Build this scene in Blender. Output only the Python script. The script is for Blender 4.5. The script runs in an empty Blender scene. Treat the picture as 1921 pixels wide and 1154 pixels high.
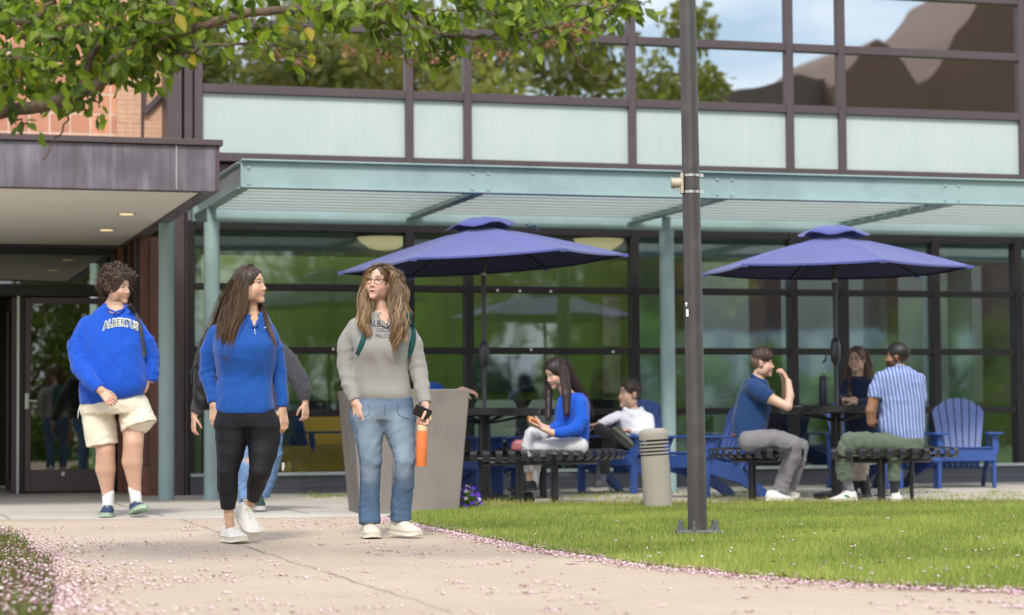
import bpy, bmesh, math, random
import numpy as np
from mathutils import Vector, Matrix, Euler
from mathutils.bvhtree import BVHTree
random.seed(7); RS=np.random.RandomState(11)
scene=bpy.context.scene
COL=scene.collection
PI=math.pi
# ---------------------------------------------------------------- camera model (pixels of the 1921 px wide photograph)
FPX=4225.; PITCH=math.atan(.0528); ROLL=.0075; CH=.67
_f=np.array([0,math.cos(PITCH),math.sin(PITCH)]); _u0=np.array([0,-math.sin(PITCH),math.cos(PITCH)]); _x0=np.array([1.,0,0])
_r=_x0*math.cos(ROLL)-_u0*math.sin(ROLL); _u=_x0*math.sin(ROLL)+_u0*math.cos(ROLL); CAM=np.array([0,0,CH])
def ray(px,py): return _f+_r*(px-960.5)/FPX+_u*(577-py)/FPX
def W(px,py,d): v=ray(px,py); return CAM+v*(d/v[1])          # point at distance d down the lawn
def G(px,py,z=0.): v=ray(px,py); return CAM+v*((z-CH)/v[2])    # point on a level
TH=math.atan(.298); BO=np.array([0,23.89,0.]); BU=np.array([math.cos(TH),math.sin(TH),0]); BN=np.array([-math.sin(TH),math.cos(TH),0])
def B(px,py,off=0.):                                          # facade coordinates (along, up) on a plane off behind the facade
    v=ray(px,py); t=(off-np.dot(CAM-BO,BN))/np.dot(v,BN); p=CAM+v*t; return float(np.dot(p-BO,BU)),float(p[2])
# ---------------------------------------------------------------- tagging
def tag(o,label=None,cat=None,group=None,kind=None):
    if label: o['label']=label
    if cat: o['category']=cat
    if group: o['group']=group
    if kind: o['kind']=kind
    return o
def empty(name,loc=(0,0,0),rz=0,label=None,cat=None,group=None):
    o=bpy.data.objects.new(name,None); COL.objects.link(o); o.location=loc; o.rotation_euler=(0,0,rz); o.empty_display_size=.1
    return tag(o,label,cat,group)
def copy_tree(o,parent=None):
    c=o.copy(); COL.objects.link(c); c.parent=parent
    for ch in list(o.children): copy_tree(ch,c)
    return c
def link(name,me,mats=None,parent=None,smooth=False):
    o=bpy.data.objects.new(name,me); COL.objects.link(o)
    if mats is not None:
        for m in (mats if isinstance(mats,(list,tuple)) else [mats]): me.materials.append(m)
    if smooth:
        me.polygons.foreach_set('use_smooth',[True]*len(me.polygons)); me.update()
    if parent is not None: o.parent=parent
    return o
def npmesh(name,V,Fq,mats=None,parent=None,smooth=True,col=None,mi=None):
    """fast mesh from numpy verts and an (n,3) or (n,4) face array"""
    me=bpy.data.meshes.new(name); V=np.asarray(V,np.float32); Fq=np.asarray(Fq,np.int32)
    n=Fq.shape[1]; me.vertices.add(len(V)); me.vertices.foreach_set('co',V.ravel())
    me.loops.add(Fq.size); me.loops.foreach_set('vertex_index',Fq.ravel())
    me.polygons.add(len(Fq)); me.polygons.foreach_set('loop_start',np.arange(0,Fq.size,n,dtype=np.int32))
    if smooth: me.polygons.foreach_set('use_smooth',np.ones(len(Fq),bool))
    if mi is not None: me.polygons.foreach_set('material_index',np.asarray(mi,np.int32))
    me.update(calc_edges=True)
    if col is not None:
        a=me.color_attributes.new('Col','FLOAT_COLOR','POINT')
        c=np.ones((len(V),4),np.float32); c[:,:3]=col; a.data.foreach_set('color',c.ravel())
    return link(name,me,mats,parent)
class MB:
    def __init__(s): s.v=[]; s.f=[]
    def box(s,x0,x1,y0,y1,z0,z1,M=None):
        b=len(s.v)
        for x,y,z in ((x0,y0,z0),(x1,y0,z0),(x1,y1,z0),(x0,y1,z0),(x0,y0,z1),(x1,y0,z1),(x1,y1,z1),(x0,y1,z1)):
            p=Vector((x,y,z)); s.v.append(tuple(M@p) if M is not None else tuple(p))
        s.f+=[tuple(b+i for i in q) for q in ((0,3,2,1),(4,5,6,7),(0,1,5,4),(1,2,6,5),(2,3,7,6),(3,0,4,7))]; return s
    def bar(s,a,b_,w,h,up=(0,0,1)):                            # rectangular bar between two points
        a=Vector(a); b_=Vector(b_); d=(b_-a); L=d.length; d.normalize(); up=Vector(up)
        if abs(d.dot(up))>.98: up=Vector((0,1,0))
        r=d.cross(up).normalized(); u=r.cross(d).normalized()
        M=Matrix((( d.x,r.x,u.x,a.x),(d.y,r.y,u.y,a.y),(d.z,r.z,u.z,a.z),(0,0,0,1)))
        return s.box(0,L,-w/2,w/2,-h/2,h/2,M)
    def tube(s,path,r,n=8,cap=True):
        P=[Vector(p) for p in path]; R=list(r) if isinstance(r,(list,tuple)) else [r]*len(P); b=len(s.v)
        pr=None
        for i,p in enumerate(P):
            d=(P[min(i+1,len(P)-1)]-P[max(i-1,0)])
            d=d.normalized() if d.length>1e-9 else Vector((0,0,1))
            if pr is None: x=d.orthogonal().normalized()
            else:
                x=(pr-d*pr.dot(d)); x=x.normalized() if x.length>1e-6 else d.orthogonal().normalized()
            pr=x; y=d.cross(x)
            for k in range(n):
                a=2*PI*k/n; s.v.append(tuple(p+(x*math.cos(a)+y*math.sin(a))*R[i]))
        for i in range(len(P)-1):
            for k in range(n):
                k2=(k+1)%n; s.f.append((b+i*n+k,b+i*n+k2,b+(i+1)*n+k2,b+(i+1)*n+k))
        if cap:
            s.f.append(tuple(b+k for k in range(n))[::-1]); s.f.append(tuple(b+(len(P)-1)*n+k for k in range(n)))
        return s
    def lathe(s,prof,c=(0,0,0),n=24,M=None):                   # prof: (radius,z)
        b=len(s.v)
        for r,z in prof:
            for k in range(n):
                a=2*PI*k/n; p=Vector((c[0]+r*math.cos(a),c[1]+r*math.sin(a),c[2]+z)); s.v.append(tuple(M@p) if M is not None else tuple(p))
        for i in range(len(prof)-1):
            for k in range(n):
                k2=(k+1)%n; s.f.append((b+i*n+k,b+i*n+k2,b+(i+1)*n+k2,b+(i+1)*n+k))
        s.f.append(tuple(b+k for k in range(n))[::-1]); s.f.append(tuple(b+(len(prof)-1)*n+k for k in range(n))); return s
    def prism(s,pts,h,M=None):                                 # closed outline pts (x,y) extruded 0..h in z
        b=len(s.v); n=len(pts)
        for z in (0,h):
            for x,y in pts:
                p=Vector((x,y,z)); s.v.append(tuple(M@p) if M is not None else tuple(p))
        s.f.append(tuple(b+k for k in range(n))[::-1]); s.f.append(tuple(b+n+k for k in range(n)))
        for k in range(n): k2=(k+1)%n; s.f.append((b+k,b+k2,b+n+k2,b+n+k))
        return s
    def quad(s,*p):
        b=len(s.v); s.v+=[tuple(q) for q in p]; s.f.append(tuple(range(b,b+len(p)))); return s
    def build(s,name,mat,parent=None,smooth=False,bevel=0,seg=2,auto=None):
        me=bpy.data.meshes.new(name); me.from_pydata(s.v,[],s.f); me.update()
        bm=bmesh.new(); bm.from_mesh(me); bmesh.ops.recalc_face_normals(bm,faces=bm.faces)
        if bevel: 
            ed=[e for e in bm.edges if len(e.link_faces)==2 and e.calc_face_angle(0)>.6]
            bmesh.ops.bevel(bm,geom=ed,offset=bevel,segments=seg,profile=.5,affect='EDGES',clamp_overlap=True)
        bm.to_mesh(me); bm.free()
        o=link(name,me,mat,parent,smooth or auto is not None)
        if auto is not None:
            a=me.attributes.get('sharp_edge') or me.attributes.new('sharp_edge','BOOLEAN','EDGE')
            bm=bmesh.new(); bm.from_mesh(me)
            sh=[(len(e.link_faces)!=2 or e.calc_face_angle(0)>auto) for e in bm.edges]; bm.free()
            a=me.attributes['sharp_edge']; a.data.foreach_set('value',sh)
        return o
# ---------------------------------------------------------------- materials
def newmat(name):
    m=bpy.data.materials.new(name); m.use_nodes=True; nt=m.node_tree; nt.nodes.clear()
    o=nt.nodes.new('ShaderNodeOutputMaterial'); return m,nt,o
def _noise(nt,co,scale,detail=4,rough=.55,stretch=None):
    if stretch:
        mp=nt.nodes.new('ShaderNodeMapping'); mp.inputs['Scale'].default_value=stretch; nt.links.new(co,mp.inputs[0]); co=mp.outputs[0]
    n=nt.nodes.new('ShaderNodeTexNoise'); n.inputs['Scale'].default_value=scale; n.inputs['Detail'].default_value=detail; n.inputs['Roughness'].default_value=rough
    nt.links.new(co,n.inputs['Vector']); return n.outputs['Fac']
def _ramp(nt,fac,stops):
    r=nt.nodes.new('ShaderNodeValToRGB'); el=r.color_ramp.elements
    while len(el)<len(stops): el.new(.5)
    for e,(p,c) in zip(el,stops): e.position=p; e.color=(*c,1) if len(c)==3 else c
    nt.links.new(fac,r.inputs[0]); return r.outputs[0]
def _mix(nt,a,b,fac,mode='MIX'):
    m=nt.nodes.new('ShaderNodeMix'); m.data_type='RGBA'; m.blend_type=mode
    for s,v in ((m.inputs['Factor'],fac),(m.inputs['A'],a),(m.inputs['B'],b)):
        if isinstance(v,(int,float)): s.default_value=v
        elif isinstance(v,tuple): s.default_value=(*v[:3],1)
        else: nt.links.new(v,s)
    return m.outputs['Result']
def mat(name,base=(.5,.5,.5),rough=.6,metal=0.,spec=.5,var=.12,vs=6.,stretch=None,bump=0.,bs=60.,bstretch=None,vcol=False,sheen=0.,coat=0.,trans=0.,emit=None,es=1.,grime=None,gs=3.,sss=0.,alpha=None):
    m,nt,o=newmat(name); b=nt.nodes.new('ShaderNodeBsdfPrincipled'); tc=nt.nodes.new('ShaderNodeTexCoord'); co=tc.outputs['Object']
    nt.links.new(b.outputs[0],o.inputs[0])
    c=(*base,1)
    if vcol:
        a=nt.nodes.new('ShaderNodeAttribute'); a.attribute_name='Col'; c=a.outputs['Color']
        if base!=(1,1,1): c=_mix(nt,c,tuple(base),1.,'MULTIPLY')
    if var>0:
        f=_noise(nt,co,vs,5,.6,stretch)
        g=_ramp(nt,f,[(.25,(1-var,)*3),(.75,(1+var,)*3)])
        c=_mix(nt,c if not isinstance(c,tuple) else tuple(base),g,1.,'MULTIPLY')
    if grime:
        f=_noise(nt,co,gs,6,.65); k=_ramp(nt,f,[(.5,(0,0,0)),(.72,(1,1,1))]); c=_mix(nt,c if not isinstance(c,tuple) else tuple(base),tuple(grime),k)
    if isinstance(c,tuple): b.inputs['Base Color'].default_value=(*c[:3],1)
    else: nt.links.new(c,b.inputs['Base Color'])
    b.inputs['Roughness'].default_value=rough; b.inputs['Metallic'].default_value=metal; b.inputs['Specular IOR Level'].default_value=spec
    b.inputs['Coat Weight'].default_value=coat; b.inputs['Sheen Weight'].default_value=sheen; b.inputs['Transmission Weight'].default_value=trans
    if sss: b.inputs['Subsurface Weight'].default_value=sss; b.inputs['Subsurface Radius'].default_value=(.02,.007,.004); b.inputs['Subsurface Scale'].default_value=1.
    if emit: b.inputs['Emission Color'].default_value=(*emit,1); b.inputs['Emission Strength'].default_value=es
    if bump>0:
        bp=nt.nodes.new('ShaderNodeBump'); bp.inputs['Strength'].default_value=bump; bp.inputs['Distance'].default_value=.01
        nt.links.new(_noise(nt,co,bs,4,.6,bstretch),bp.inputs['Height']); nt.links.new(bp.outputs[0],b.inputs['Normal'])
    return m
def glassmat(name,refl=.3,tint=(.8,.9,.85),wave=.0,rough=.0,rc=(1,1,1)):
    m,nt,o=newmat(name); t=nt.nodes.new('ShaderNodeBsdfTransparent'); t.inputs[0].default_value=(*tint,1)
    g=nt.nodes.new('ShaderNodeBsdfGlossy'); g.inputs['Roughness'].default_value=rough; g.inputs['Color'].default_value=(*rc,1)
    x=nt.nodes.new('ShaderNodeMixShader'); nt.links.new(t.outputs[0],x.inputs[1]); nt.links.new(g.outputs[0],x.inputs[2]); nt.links.new(x.outputs[0],o.inputs[0])
    x.inputs[0].default_value=refl
    if wave:
        tc=nt.nodes.new('ShaderNodeTexCoord'); bp=nt.nodes.new('ShaderNodeBump'); bp.inputs['Strength'].default_value=1; bp.inputs['Distance'].default_value=wave
        nt.links.new(_noise(nt,tc.outputs['Object'],1.6,1,.4),bp.inputs['Height']); nt.links.new(bp.outputs[0],g.inputs['Normal'])
    return m
def srgb(r,g,b): 
    f=lambda c:(c/255/12.92 if c/255<=.04045 else ((c/255+.055)/1.055)**2.4)
    return (f(r),f(g),f(b))
# ================================================================ world, sun, camera
wd=bpy.data.worlds.new('World'); scene.world=wd; wd.use_nodes=True; nt=wd.node_tree; nt.nodes.clear()
SUN_EL=math.radians(46); SUN_AZ=math.radians(182)   # azimuth of the sun measured clockwise from +Y (behind the camera, to the left)
sky=nt.nodes.new('ShaderNodeTexSky'); sky.sky_type='NISHITA'; sky.sun_disc=False; sky.sun_elevation=SUN_EL; sky.sun_rotation=SUN_AZ; sky.air_density=1.; sky.dust_density=1.
bg=nt.nodes.new('ShaderNodeBackground'); bg.inputs[1].default_value=.125; wo=nt.nodes.new('ShaderNodeOutputWorld')
tc=nt.nodes.new('ShaderNodeTexCoord'); mp=nt.nodes.new('ShaderNodeMapping'); mp.inputs['Scale'].default_value=(1.,1.,3.2)
nt.links.new(tc.outputs['Generated'],mp.inputs[0])
nz=nt.nodes.new('ShaderNodeTexNoise'); nz.inputs['Scale'].default_value=3.1; nz.inputs['Detail'].default_value=7; nz.inputs['Roughness'].default_value=.55; nz.inputs['Distortion'].default_value=.3
nt.links.new(mp.outputs[0],nz.inputs['Vector'])
cm=_ramp(nt,nz.outputs['Fac'],[(.36,(0,0,0)),(.56,(1,1,1))])
cl=_mix(nt,sky.outputs[0],(9.,9.4,10.2),cm)
nt.links.new(cl,bg.inputs[0]); nt.links.new(bg.outputs[0],wo.inputs[0])
sl=bpy.data.lights.new('sun','SUN'); sl.energy=2.3; sl.angle=math.radians(12); sl.color=(1,.95,.86)
so=bpy.data.objects.new('sun',sl); COL.objects.link(so); so.location=(-10,-10,20)
sd=Vector((math.sin(SUN_AZ)*math.cos(SUN_EL),math.cos(SUN_AZ)*math.cos(SUN_EL),math.sin(SUN_EL))); so.rotation_euler=sd.to_track_quat('Z','Y').to_euler()
cam=bpy.data.cameras.new('camera'); co_=bpy.data.objects.new('camera',cam); COL.objects.link(co_); scene.camera=co_
cam.sensor_width=36; cam.lens=FPX*36/1921; cam.clip_end=500; cam.clip_start=.1
Mc=Matrix(((_r[0],_u[0],-_f[0],0),(_r[1],_u[1],-_f[1],0),(_r[2],_u[2],-_f[2],CH),(0,0,0,1))); co_.matrix_world=Mc
cam.dof.use_dof=True; cam.dof.focus_distance=13.6; cam.dof.aperture_fstop=2.6
scene.view_settings.view_transform='Standard'; scene.view_settings.look='None'; scene.view_settings.exposure=0.47; scene.view_settings.gamma=1
scene.render.engine='CYCLES'
cy=scene.cycles; cy.use_denoising=True; cy.max_bounces=8; cy.transparent_max_bounces=12; cy.glossy_bounces=4; cy.diffuse_bounces=3; cy.caustics_reflective=False; cy.caustics_refractive=False; cy.sample_clamp_indirect=6
try: cy.denoiser='OPENIMAGEDENOISE'; cy.denoising_prefilter='ACCURATE'
except Exception: pass
# ================================================================ materials
M={}
M['bronze']=mat('bronze_frame',(.105,.078,.080),.42,.35,var=.12,vs=2,bump=.05)
M['dark']=mat('black_frame',(.022,.018,.018),.4,.2,var=.15)
M['teal']=mat('teal_paint',(.315,.425,.425),.38,var=.10,vs=2.5,grime=(.24,.33,.33),gs=1.3)
M['slat']=mat('pale_slat',(.70,.75,.73),.5,var=.06,trans=0)
_n=M['slat'].node_tree; _b=[n for n in _n.nodes if n.type=='BSDF_PRINCIPLED'][0]; _t=_n.nodes.new('ShaderNodeBsdfTranslucent'); _t.inputs[0].default_value=(.75,.8,.78,1); _x=_n.nodes.new('ShaderNodeMixShader'); _x.inputs[0].default_value=.5; _n.links.new(_b.outputs[0],_x.inputs[1]); _n.links.new(_t.outputs[0],_x.inputs[2]); _n.links.new(_x.outputs[0],[n for n in _n.nodes if n.type=='OUTPUT_MATERIAL'][0].inputs[0])
M['soffit']=mat('soffit_plaster',(.86,.82,.76),.8,var=.04,vs=1.2)
M['white']=mat('white_paint',(.75,.74,.72),.5)
M['slate']=mat('slate_panel',(.10,.105,.125),.45,var=.1,vs=2)
M['sill']=mat('sill_metal',(.45,.52,.50),.4)
M['steel']=mat('brushed_steel',(.55,.54,.5),.35,.9,var=.1)
M['green_wall']=mat('green_wall_paint',(.29,.36,.10),.7,var=.35,vs=.8)
M['green_pale']=mat('pale_green_wall_paint',(.26,.34,.16),.7,var=.15,vs=.9)
M['interior']=mat('interior_ceiling',(.38,.41,.36),.8,var=.1,vs=.6)
M['floor_in']=mat('interior_floor',(.10,.09,.08),.4,var=.2,vs=2)
M['brownp']=mat('red_brown_panel',(.16,.065,.045),.5,var=.15,vs=1.5)
# weathered fascia: vertical streaks
def fascia_mat():
    m,nt,o=newmat('weathered_copper'); b=nt.nodes.new('ShaderNodeBsdfPrincipled'); nt.links.new(b.outputs[0],o.inputs[0]); tc=nt.nodes.new('ShaderNodeTexCoord'); co=tc.outputs['Object']
    f=_noise(nt,co,1.,5,.6,(9,3,.9)); c=_ramp(nt,f,[(.25,(.105,.085,.095)),(.5,(.16,.14,.165)),(.68,(.235,.22,.25)),(.8,(.30,.24,.19))])
    f2=_noise(nt,co,2.,4,.6,(2,2,2)); c=_mix(nt,c,_ramp(nt,f2,[(.3,(.75,)*3),(.7,(1.15,)*3)]),1.,'MULTIPLY')
    nt.links.new(c,b.inputs['Base Color']); b.inputs['Roughness'].default_value=.45; b.inputs['Metallic'].default_value=.25; return m
M['fascia']=fascia_mat()
def brick_mat(name,c1,c2,mortar,scale,bw,bh,ms=.012,off=.5):
    m,nt,o=newmat(name); b=nt.nodes.new('ShaderNodeBsdfPrincipled'); nt.links.new(b.outputs[0],o.inputs[0]); tc=nt.nodes.new('ShaderNodeTexCoord')
    mp=nt.nodes.new('ShaderNodeMapping'); mp.inputs['Rotation'].default_value=(PI/2,0,0); nt.links.new(tc.outputs['Object'],mp.inputs[0])
    # use x and z as the wall plane, y folded in so that side faces keep their courses
    sx=nt.nodes.new('ShaderNodeSeparateXYZ'); nt.links.new(tc.outputs['Object'],sx.inputs[0]); ad=nt.nodes.new('ShaderNodeMath'); nt.links.new(sx.outputs[0],ad.inputs[0]); nt.links.new(sx.outputs[1],ad.inputs[1])
    cb=nt.nodes.new('ShaderNodeCombineXYZ'); nt.links.new(ad.outputs[0],cb.inputs[0]); nt.links.new(sx.outputs[2],cb.inputs[1])
    br=nt.nodes.new('ShaderNodeTexBrick'); br.inputs['Scale'].default_value=scale; br.inputs['Brick Width'].default_value=bw; br.inputs['Row Height'].default_value=bh; br.inputs['Mortar Size'].default_value=ms; br.offset=off
    br.inputs['Color1'].default_value=(*c1,1); br.inputs['Color2'].default_value=(*c2,1); br.inputs['Mortar'].default_value=(*mortar,1); nt.links.new(cb.outputs[0],br.inputs['Vector'])
    f=_noise(nt,tc.outputs['Object'],14,4,.6); c=_mix(nt,br.outputs['Color'],_ramp(nt,f,[(.3,(.88,)*3),(.7,(1.1,)*3)]),1.,'MULTIPLY')
    nt.links.new(c,b.inputs['Base Color']); b.inputs['Roughness'].default_value=.75
    bp=nt.nodes.new('ShaderNodeBump'); bp.inputs['Strength'].default_value=.4; bp.inputs['Distance'].default_value=.01; nt.links.new(br.outputs['Fac'],bp.inputs['Height']); bp.invert=True; nt.links.new(bp.outputs[0],b.inputs['Normal'])
    return m
M['brick']=brick_mat('orange_brick',(.62,.34,.20),(.54,.28,.16),(.56,.44,.34),1.,.16,.048,.005)
M['tile']=brick_mat('terracotta_tile',(.66,.30,.17),(.50,.22,.14),(.66,.50,.40),1.,.205,.205,.008,0.)
M['brick_low']=brick_mat('red_brick',(.26,.09,.055),(.20,.07,.045),(.2,.13,.1),1.,.16,.048,.005)
M['glass_up']=glassmat('upper_window_glass',.74,(.25,.27,.25),.0014,.012,(.82,.84,.85))
M['glass_mid']=glassmat('right_window_glass',.24,(.84,.9,.88),.0012,.03,(.85,.93,1.))
M['glass_low']=glassmat('lower_window_glass',.10,(.86,.93,.86),.0012,.03,(.9,.95,1.))
M['glass_door']=glassmat('door_glass',.13,(.45,.5,.45),.001)
def spandrel_mat():
    m,nt,o=newmat('frosted_spandrel_glass'); b=nt.nodes.new('ShaderNodeBsdfPrincipled'); nt.links.new(b.outputs[0],o.inputs[0]); tc=nt.nodes.new('ShaderNodeTexCoord')
    f=_noise(nt,tc.outputs['Object'],.9,3,.5); c=_ramp(nt,f,[(.3,(.44,.52,.50)),(.7,(.52,.57,.55))]); c=_mix(nt,c,_ramp(nt,_noise(nt,tc.outputs['Object'],1.,5,.6,(14,3,.8)),[(.3,(.955,.96,.955)),(.6,(1,1,1))]),1.,'MULTIPLY'); nt.links.new(c,b.inputs['Base Color'])
    b.inputs['Roughness'].default_value=.25; b.inputs['Specular IOR Level'].default_value=.6; b.inputs['Coat Weight'].default_value=.25; b.inputs['Coat Roughness'].default_value=.03; return m
M['spandrel']=spandrel_mat()
# ================================================================ the college building (facade frame: x along, y inward, z up)
bld=empty('college_building',tuple(BO),TH,'two storey college building with dark framed glass walls and pale frosted panels','building')
ux=[-3.345,-1.125,-.49,1.36,3.21,3.84,6.09,6.72,8.9]; uz=[3.45,4.155,4.84,5.49,6.2]
m=MB(); w=.042
for x in ux: m.box(x-w,x+w,-.07,.05,3.40,6.25)
for i in range(len(ux)-1):
    for z in uz: m.box(ux[i]+w,ux[i+1]-w,-.062,.045,z-.045,z+.045)
m.build('window_frame',M['bronze'],bld,bevel=.006,seg=1)
for i in range(len(ux)-1):
    for j in range(4):
        x0,x1,z0,z1=ux[i]+w,ux[i+1]-w,uz[j]+.045,uz[j+1]-.045
        g=MB(); 
        if j==0: g.box(x0,x1,-.012,.02,z0,z1).build('frosted_panel',M['spandrel'],bld)
        else:
            t=random.uniform(-.002,.002); g.box(x0,x1,-.01+t,-.004+t,z0,z1).build('window_pane',M['glass_up'],bld)
# dark sheet standing in for the unlit rooms behind upper windows
m=MB(); m.box(-3.3,9,.3,.4,3.4,6.3); m.build('room_dark_sheet',mat('room_dark',(.05,.045,.03),.8),bld)
m=MB(); m.box(-3.40,9.2,.06,.30,2.80,3.39); m.box(-3.4,9.2,-.05,.5,6.26,7.4);  m.box(9.0,9.3,.5,9,0,7.0); m.box(-3.4,9.0,8.7,9.0,0,7.0)
m.build('outer_wall',M['bronze'],bld)
# lower curtain wall
lx=[-3.43,-1.13,-.485,1.366,3.217,3.83,4.95,5.98,8.2]; lz=[.20,.82,1.47,2.12,2.74]
m=MB(); w=.045
for x in lx: m.box(x-w,x+w,-.08,.06,.22,2.79)
for i in range(len(lx)-1):
    m.box(lx[i]+w,lx[i+1]-w,-.07,.05,2.70,2.79)
    for z in lz[1:4]: m.box(lx[i]+w,lx[i+1]-w,-.07,.05,z-.035,z+.035)
m.build('shopfront_frame',M['dark'],bld,bevel=.005,seg=1)
MB().box(-3.43,8.4,-.10,.16,.185,.215).build('sill',M['sill'],bld)
m=MB().box(-3.43,8.4,-.06,.12,.0,.18)
for z in (.06,.12): m.box(-3.43,8.4,-.066,-.06,z-.004,z+.004)
m.build('base_wall',M['slate'],bld)
for i in range(len(lx)-1):
    for j in range(4):
        z0=.215 if j==0 else lz[j]+.035; z1=lz[j+1]-.035 if j<3 else 2.70
        MB().box(lx[i]+w,lx[i+1]-w,-.008,-.002,z0,z1).build('glass_pane',M['glass_low' if lx[i]<1.2 else 'glass_mid'],bld)
# small round fixing discs on the mullion rails (photo: pale dots)
for px,py in [(933,545),(975,546),(1033,547),(996,656),(1150,660),(625,655)]:
    x,z=B(px,py,-.08); MB().lathe([(.001,0),(.013,0),(.013,.008),(.001,.008)],n=12,M=Matrix.Translation((x,-.081,z))@Matrix.Rotation(PI/2,4,'X')).build('fixing_disc',M['white'],bld)
# interior room
m=MB(); m.box(-3.4,8.9,.17,8.6,.02,.06).build('room_floor',M['floor_in'],bld)
MB().box(-3.4,8.9,.31,1.9,2.95,3.05).box(-3.4,8.9,1.9,2.0,2.6,2.95).build('room_ceiling',M['interior'],bld)  # front strip only, rest left open to let daylight onto the green wall
m=MB(); m.box(-3.4,3.1,4.2,4.35,.06,2.95)
for k in range(9): m.box(-3.2+k*.72,-3.19+k*.72,4.19,4.2,.06,2.95)
m.build('green_wall',M['green_wall'],bld)
MB().box(-3.25,3.1,3.9,4.18,.06,1.0).build('low_dark_block',mat('low_dark',(.03,.026,.02),.5,var=.3),bld)  # block added to darken the lowest row of panes
m=MB(); m.box(3.1,8.9,6.2,6.35,.06,2.95); m.box(3.1,3.2,4.35,6.2,.06,2.95); m.build('far_wall',mat('blue_grey_wall_paint',(.17,.21,.22),.7,var=.25,vs=.7),bld)
MB().box(3.25,8.9,5.6,6.19,.06,.95).build('low_dark_block',mat('far_low_dark',(.03,.03,.035),.5),bld)  # added likewise, darkens the foot of the far wall
MB().box(-3.4,-3.25,.35,4.2,.06,2.95).build('end_wall',M['green_pale'],bld)
for x,y in ((2.15,1.6),(5.0,1.6),(5.75,.9)): MB().lathe([(.14,0),(.14,2.85)],(x,y,.06)).build('round_column',M['teal'],bld,auto=.6)
m=MB(); m.box(4.0,4.22,2.6,3.1,.06,2.95); m.box(5.4,5.6,2.2,2.5,.06,2.95); m.box(3.3,3.4,3.4,4.1,.06,2.95); m.build('brown_pier',M['brownp'],bld)
# bright strip pictures on the green wall and dark screens
m=MB(); m.box(2.44,2.66,4.12,4.16,.5,1.02); m.box(2.44,2.66,4.12,4.16,1.08,1.62); m.box(2.44,2.66,4.12,4.16,1.68,2.3); m.build('wall_picture',mat('cream_picture',(.62,.55,.42),.6,var=.4,vs=7),bld)
MB().box(.72,1.5,4.08,4.17,1.1,1.55).build('wall_screen',mat('dark_screen',(.02,.03,.07),.2),bld)
# pendant bowls in the room
for px,py in [(716,452),(1118,455)]:
    x,z=B(px,py,2.0); p=MB().lathe([(.03,-.13),(.18,-.10),(.30,-.02),(.33,.03),(.31,.03)],(x,2.0,z)).build('pendant_shade',mat('pendant_glass',(.8,.7,.5),.4,emit=(1,.78,.45),es=.35),bld,smooth=True)
    MB().lathe([(.34,0),(.345,.03),(.33,.03)],(x,2.0,z+.03)).build('shade_rim',M['dark'],p); MB().lathe([(.012,0),(.012,.5)],(x,2.0,z+.06),n=8).build('pendant_rod',M['dark'],p)
# pilasters left of the glazing
m=MB()
x0,_=B(310,150,.05); x1,_=B(341,150,.05); 
m.box(x0,x1-.02,-.10,.5,2.95,6.3); m.box(x1+.01,-3.40,-.04,.5,2.95,6.3); m.box(x1-.02,x1+.01,.05,.5,2.95,6.3)
a,_=B(322,700); b_,_=B(348,700); m.box(a,b_-.012,-.05,.32,0,2.95); m.box(b_+.004,-3.477,-.10,.32,0,2.95)
m.build('pilaster',M['bronze'],bld,bevel=.008,seg=1)
# brick and tile wall above the entrance
xa=B(218,150,.3)[0]; xb=B(265,150,.3)[0]; xc=B(271,150,.3)[0]; xd=B(309,150,.3)[0]
MB().box(-9,xa,.30,.5,2.9,6.3).build('tile_wall',M['tile'],bld)
MB().box(xa+.003,xb,.31,.5,2.9,6.3).box(xc,xd,.31,.5,2.9,6.3).build('brick_wall',M['brick'],bld)
m=MB().box(xb,xc,.33,.5,2.9,6.3); m.bar((xc-.01,.27,B(268,212,.3)[1]),(xd+.01,.27,B(308,168,.3)[1]),.04,.05); m.bar((xc,.27,3.9),(xc,.27,6.3),.02,.02); m.build('wall_brace',M['bronze'],bld)
# ---- entrance recess and doors at y = 1.4
DY=1.4; ez=2.62
sx=-3.93
MB().box(sx,sx+.10,.02,DY-.02,.30,ez-.003).box(sx+.1,a-.003,-.02,.10,.0,ez-.003).build('side_wall',M['brownp'],bld)
MB().box(sx-.01,sx+.11,.0,DY-.01,.0,.295).box(B(218,800,DY)[0]+.01,sx-.012,DY-.1,DY+.1,0,ez-.003).build('brick_base',M['brick_low'],bld)
m=MB(); 
for y in (.03,.55,1.05): m.box(sx-.03,sx-.001,y,y+.05,.30,ez-.01)
for z in (.5,1.6,): m.box(sx-.026,sx-.001,.08,1.05,z,z+.05)
m.build('side_window_frame',M['dark'],bld)
Bx=lambda px,py=700:B(px,py,DY)[0]; Bz=lambda px,py:B(px,py,DY)[1]
jz=Bz(60,556)
m=MB(); xl=-7.2; xr=Bx(218)
m.box(xl,xr,DY-.04,DY+.10,jz,jz+.13); m.box(xl,xr,DY-.035,DY+.08,ez-.09,ez-.003); m.box(xr-.07,xr,DY-.03,DY+.07,0,jz)
m.box(Bx(36),Bx(45),DY-.03,DY+.07,0,jz); m.build('entrance_frame',M['dark'],bld,bevel=.004,seg=1)
MB().box(xl,xr-.07,DY,DY+.01,jz+.13,ez-.09).build('transom_glass',M['glass_door'],bld)
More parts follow.
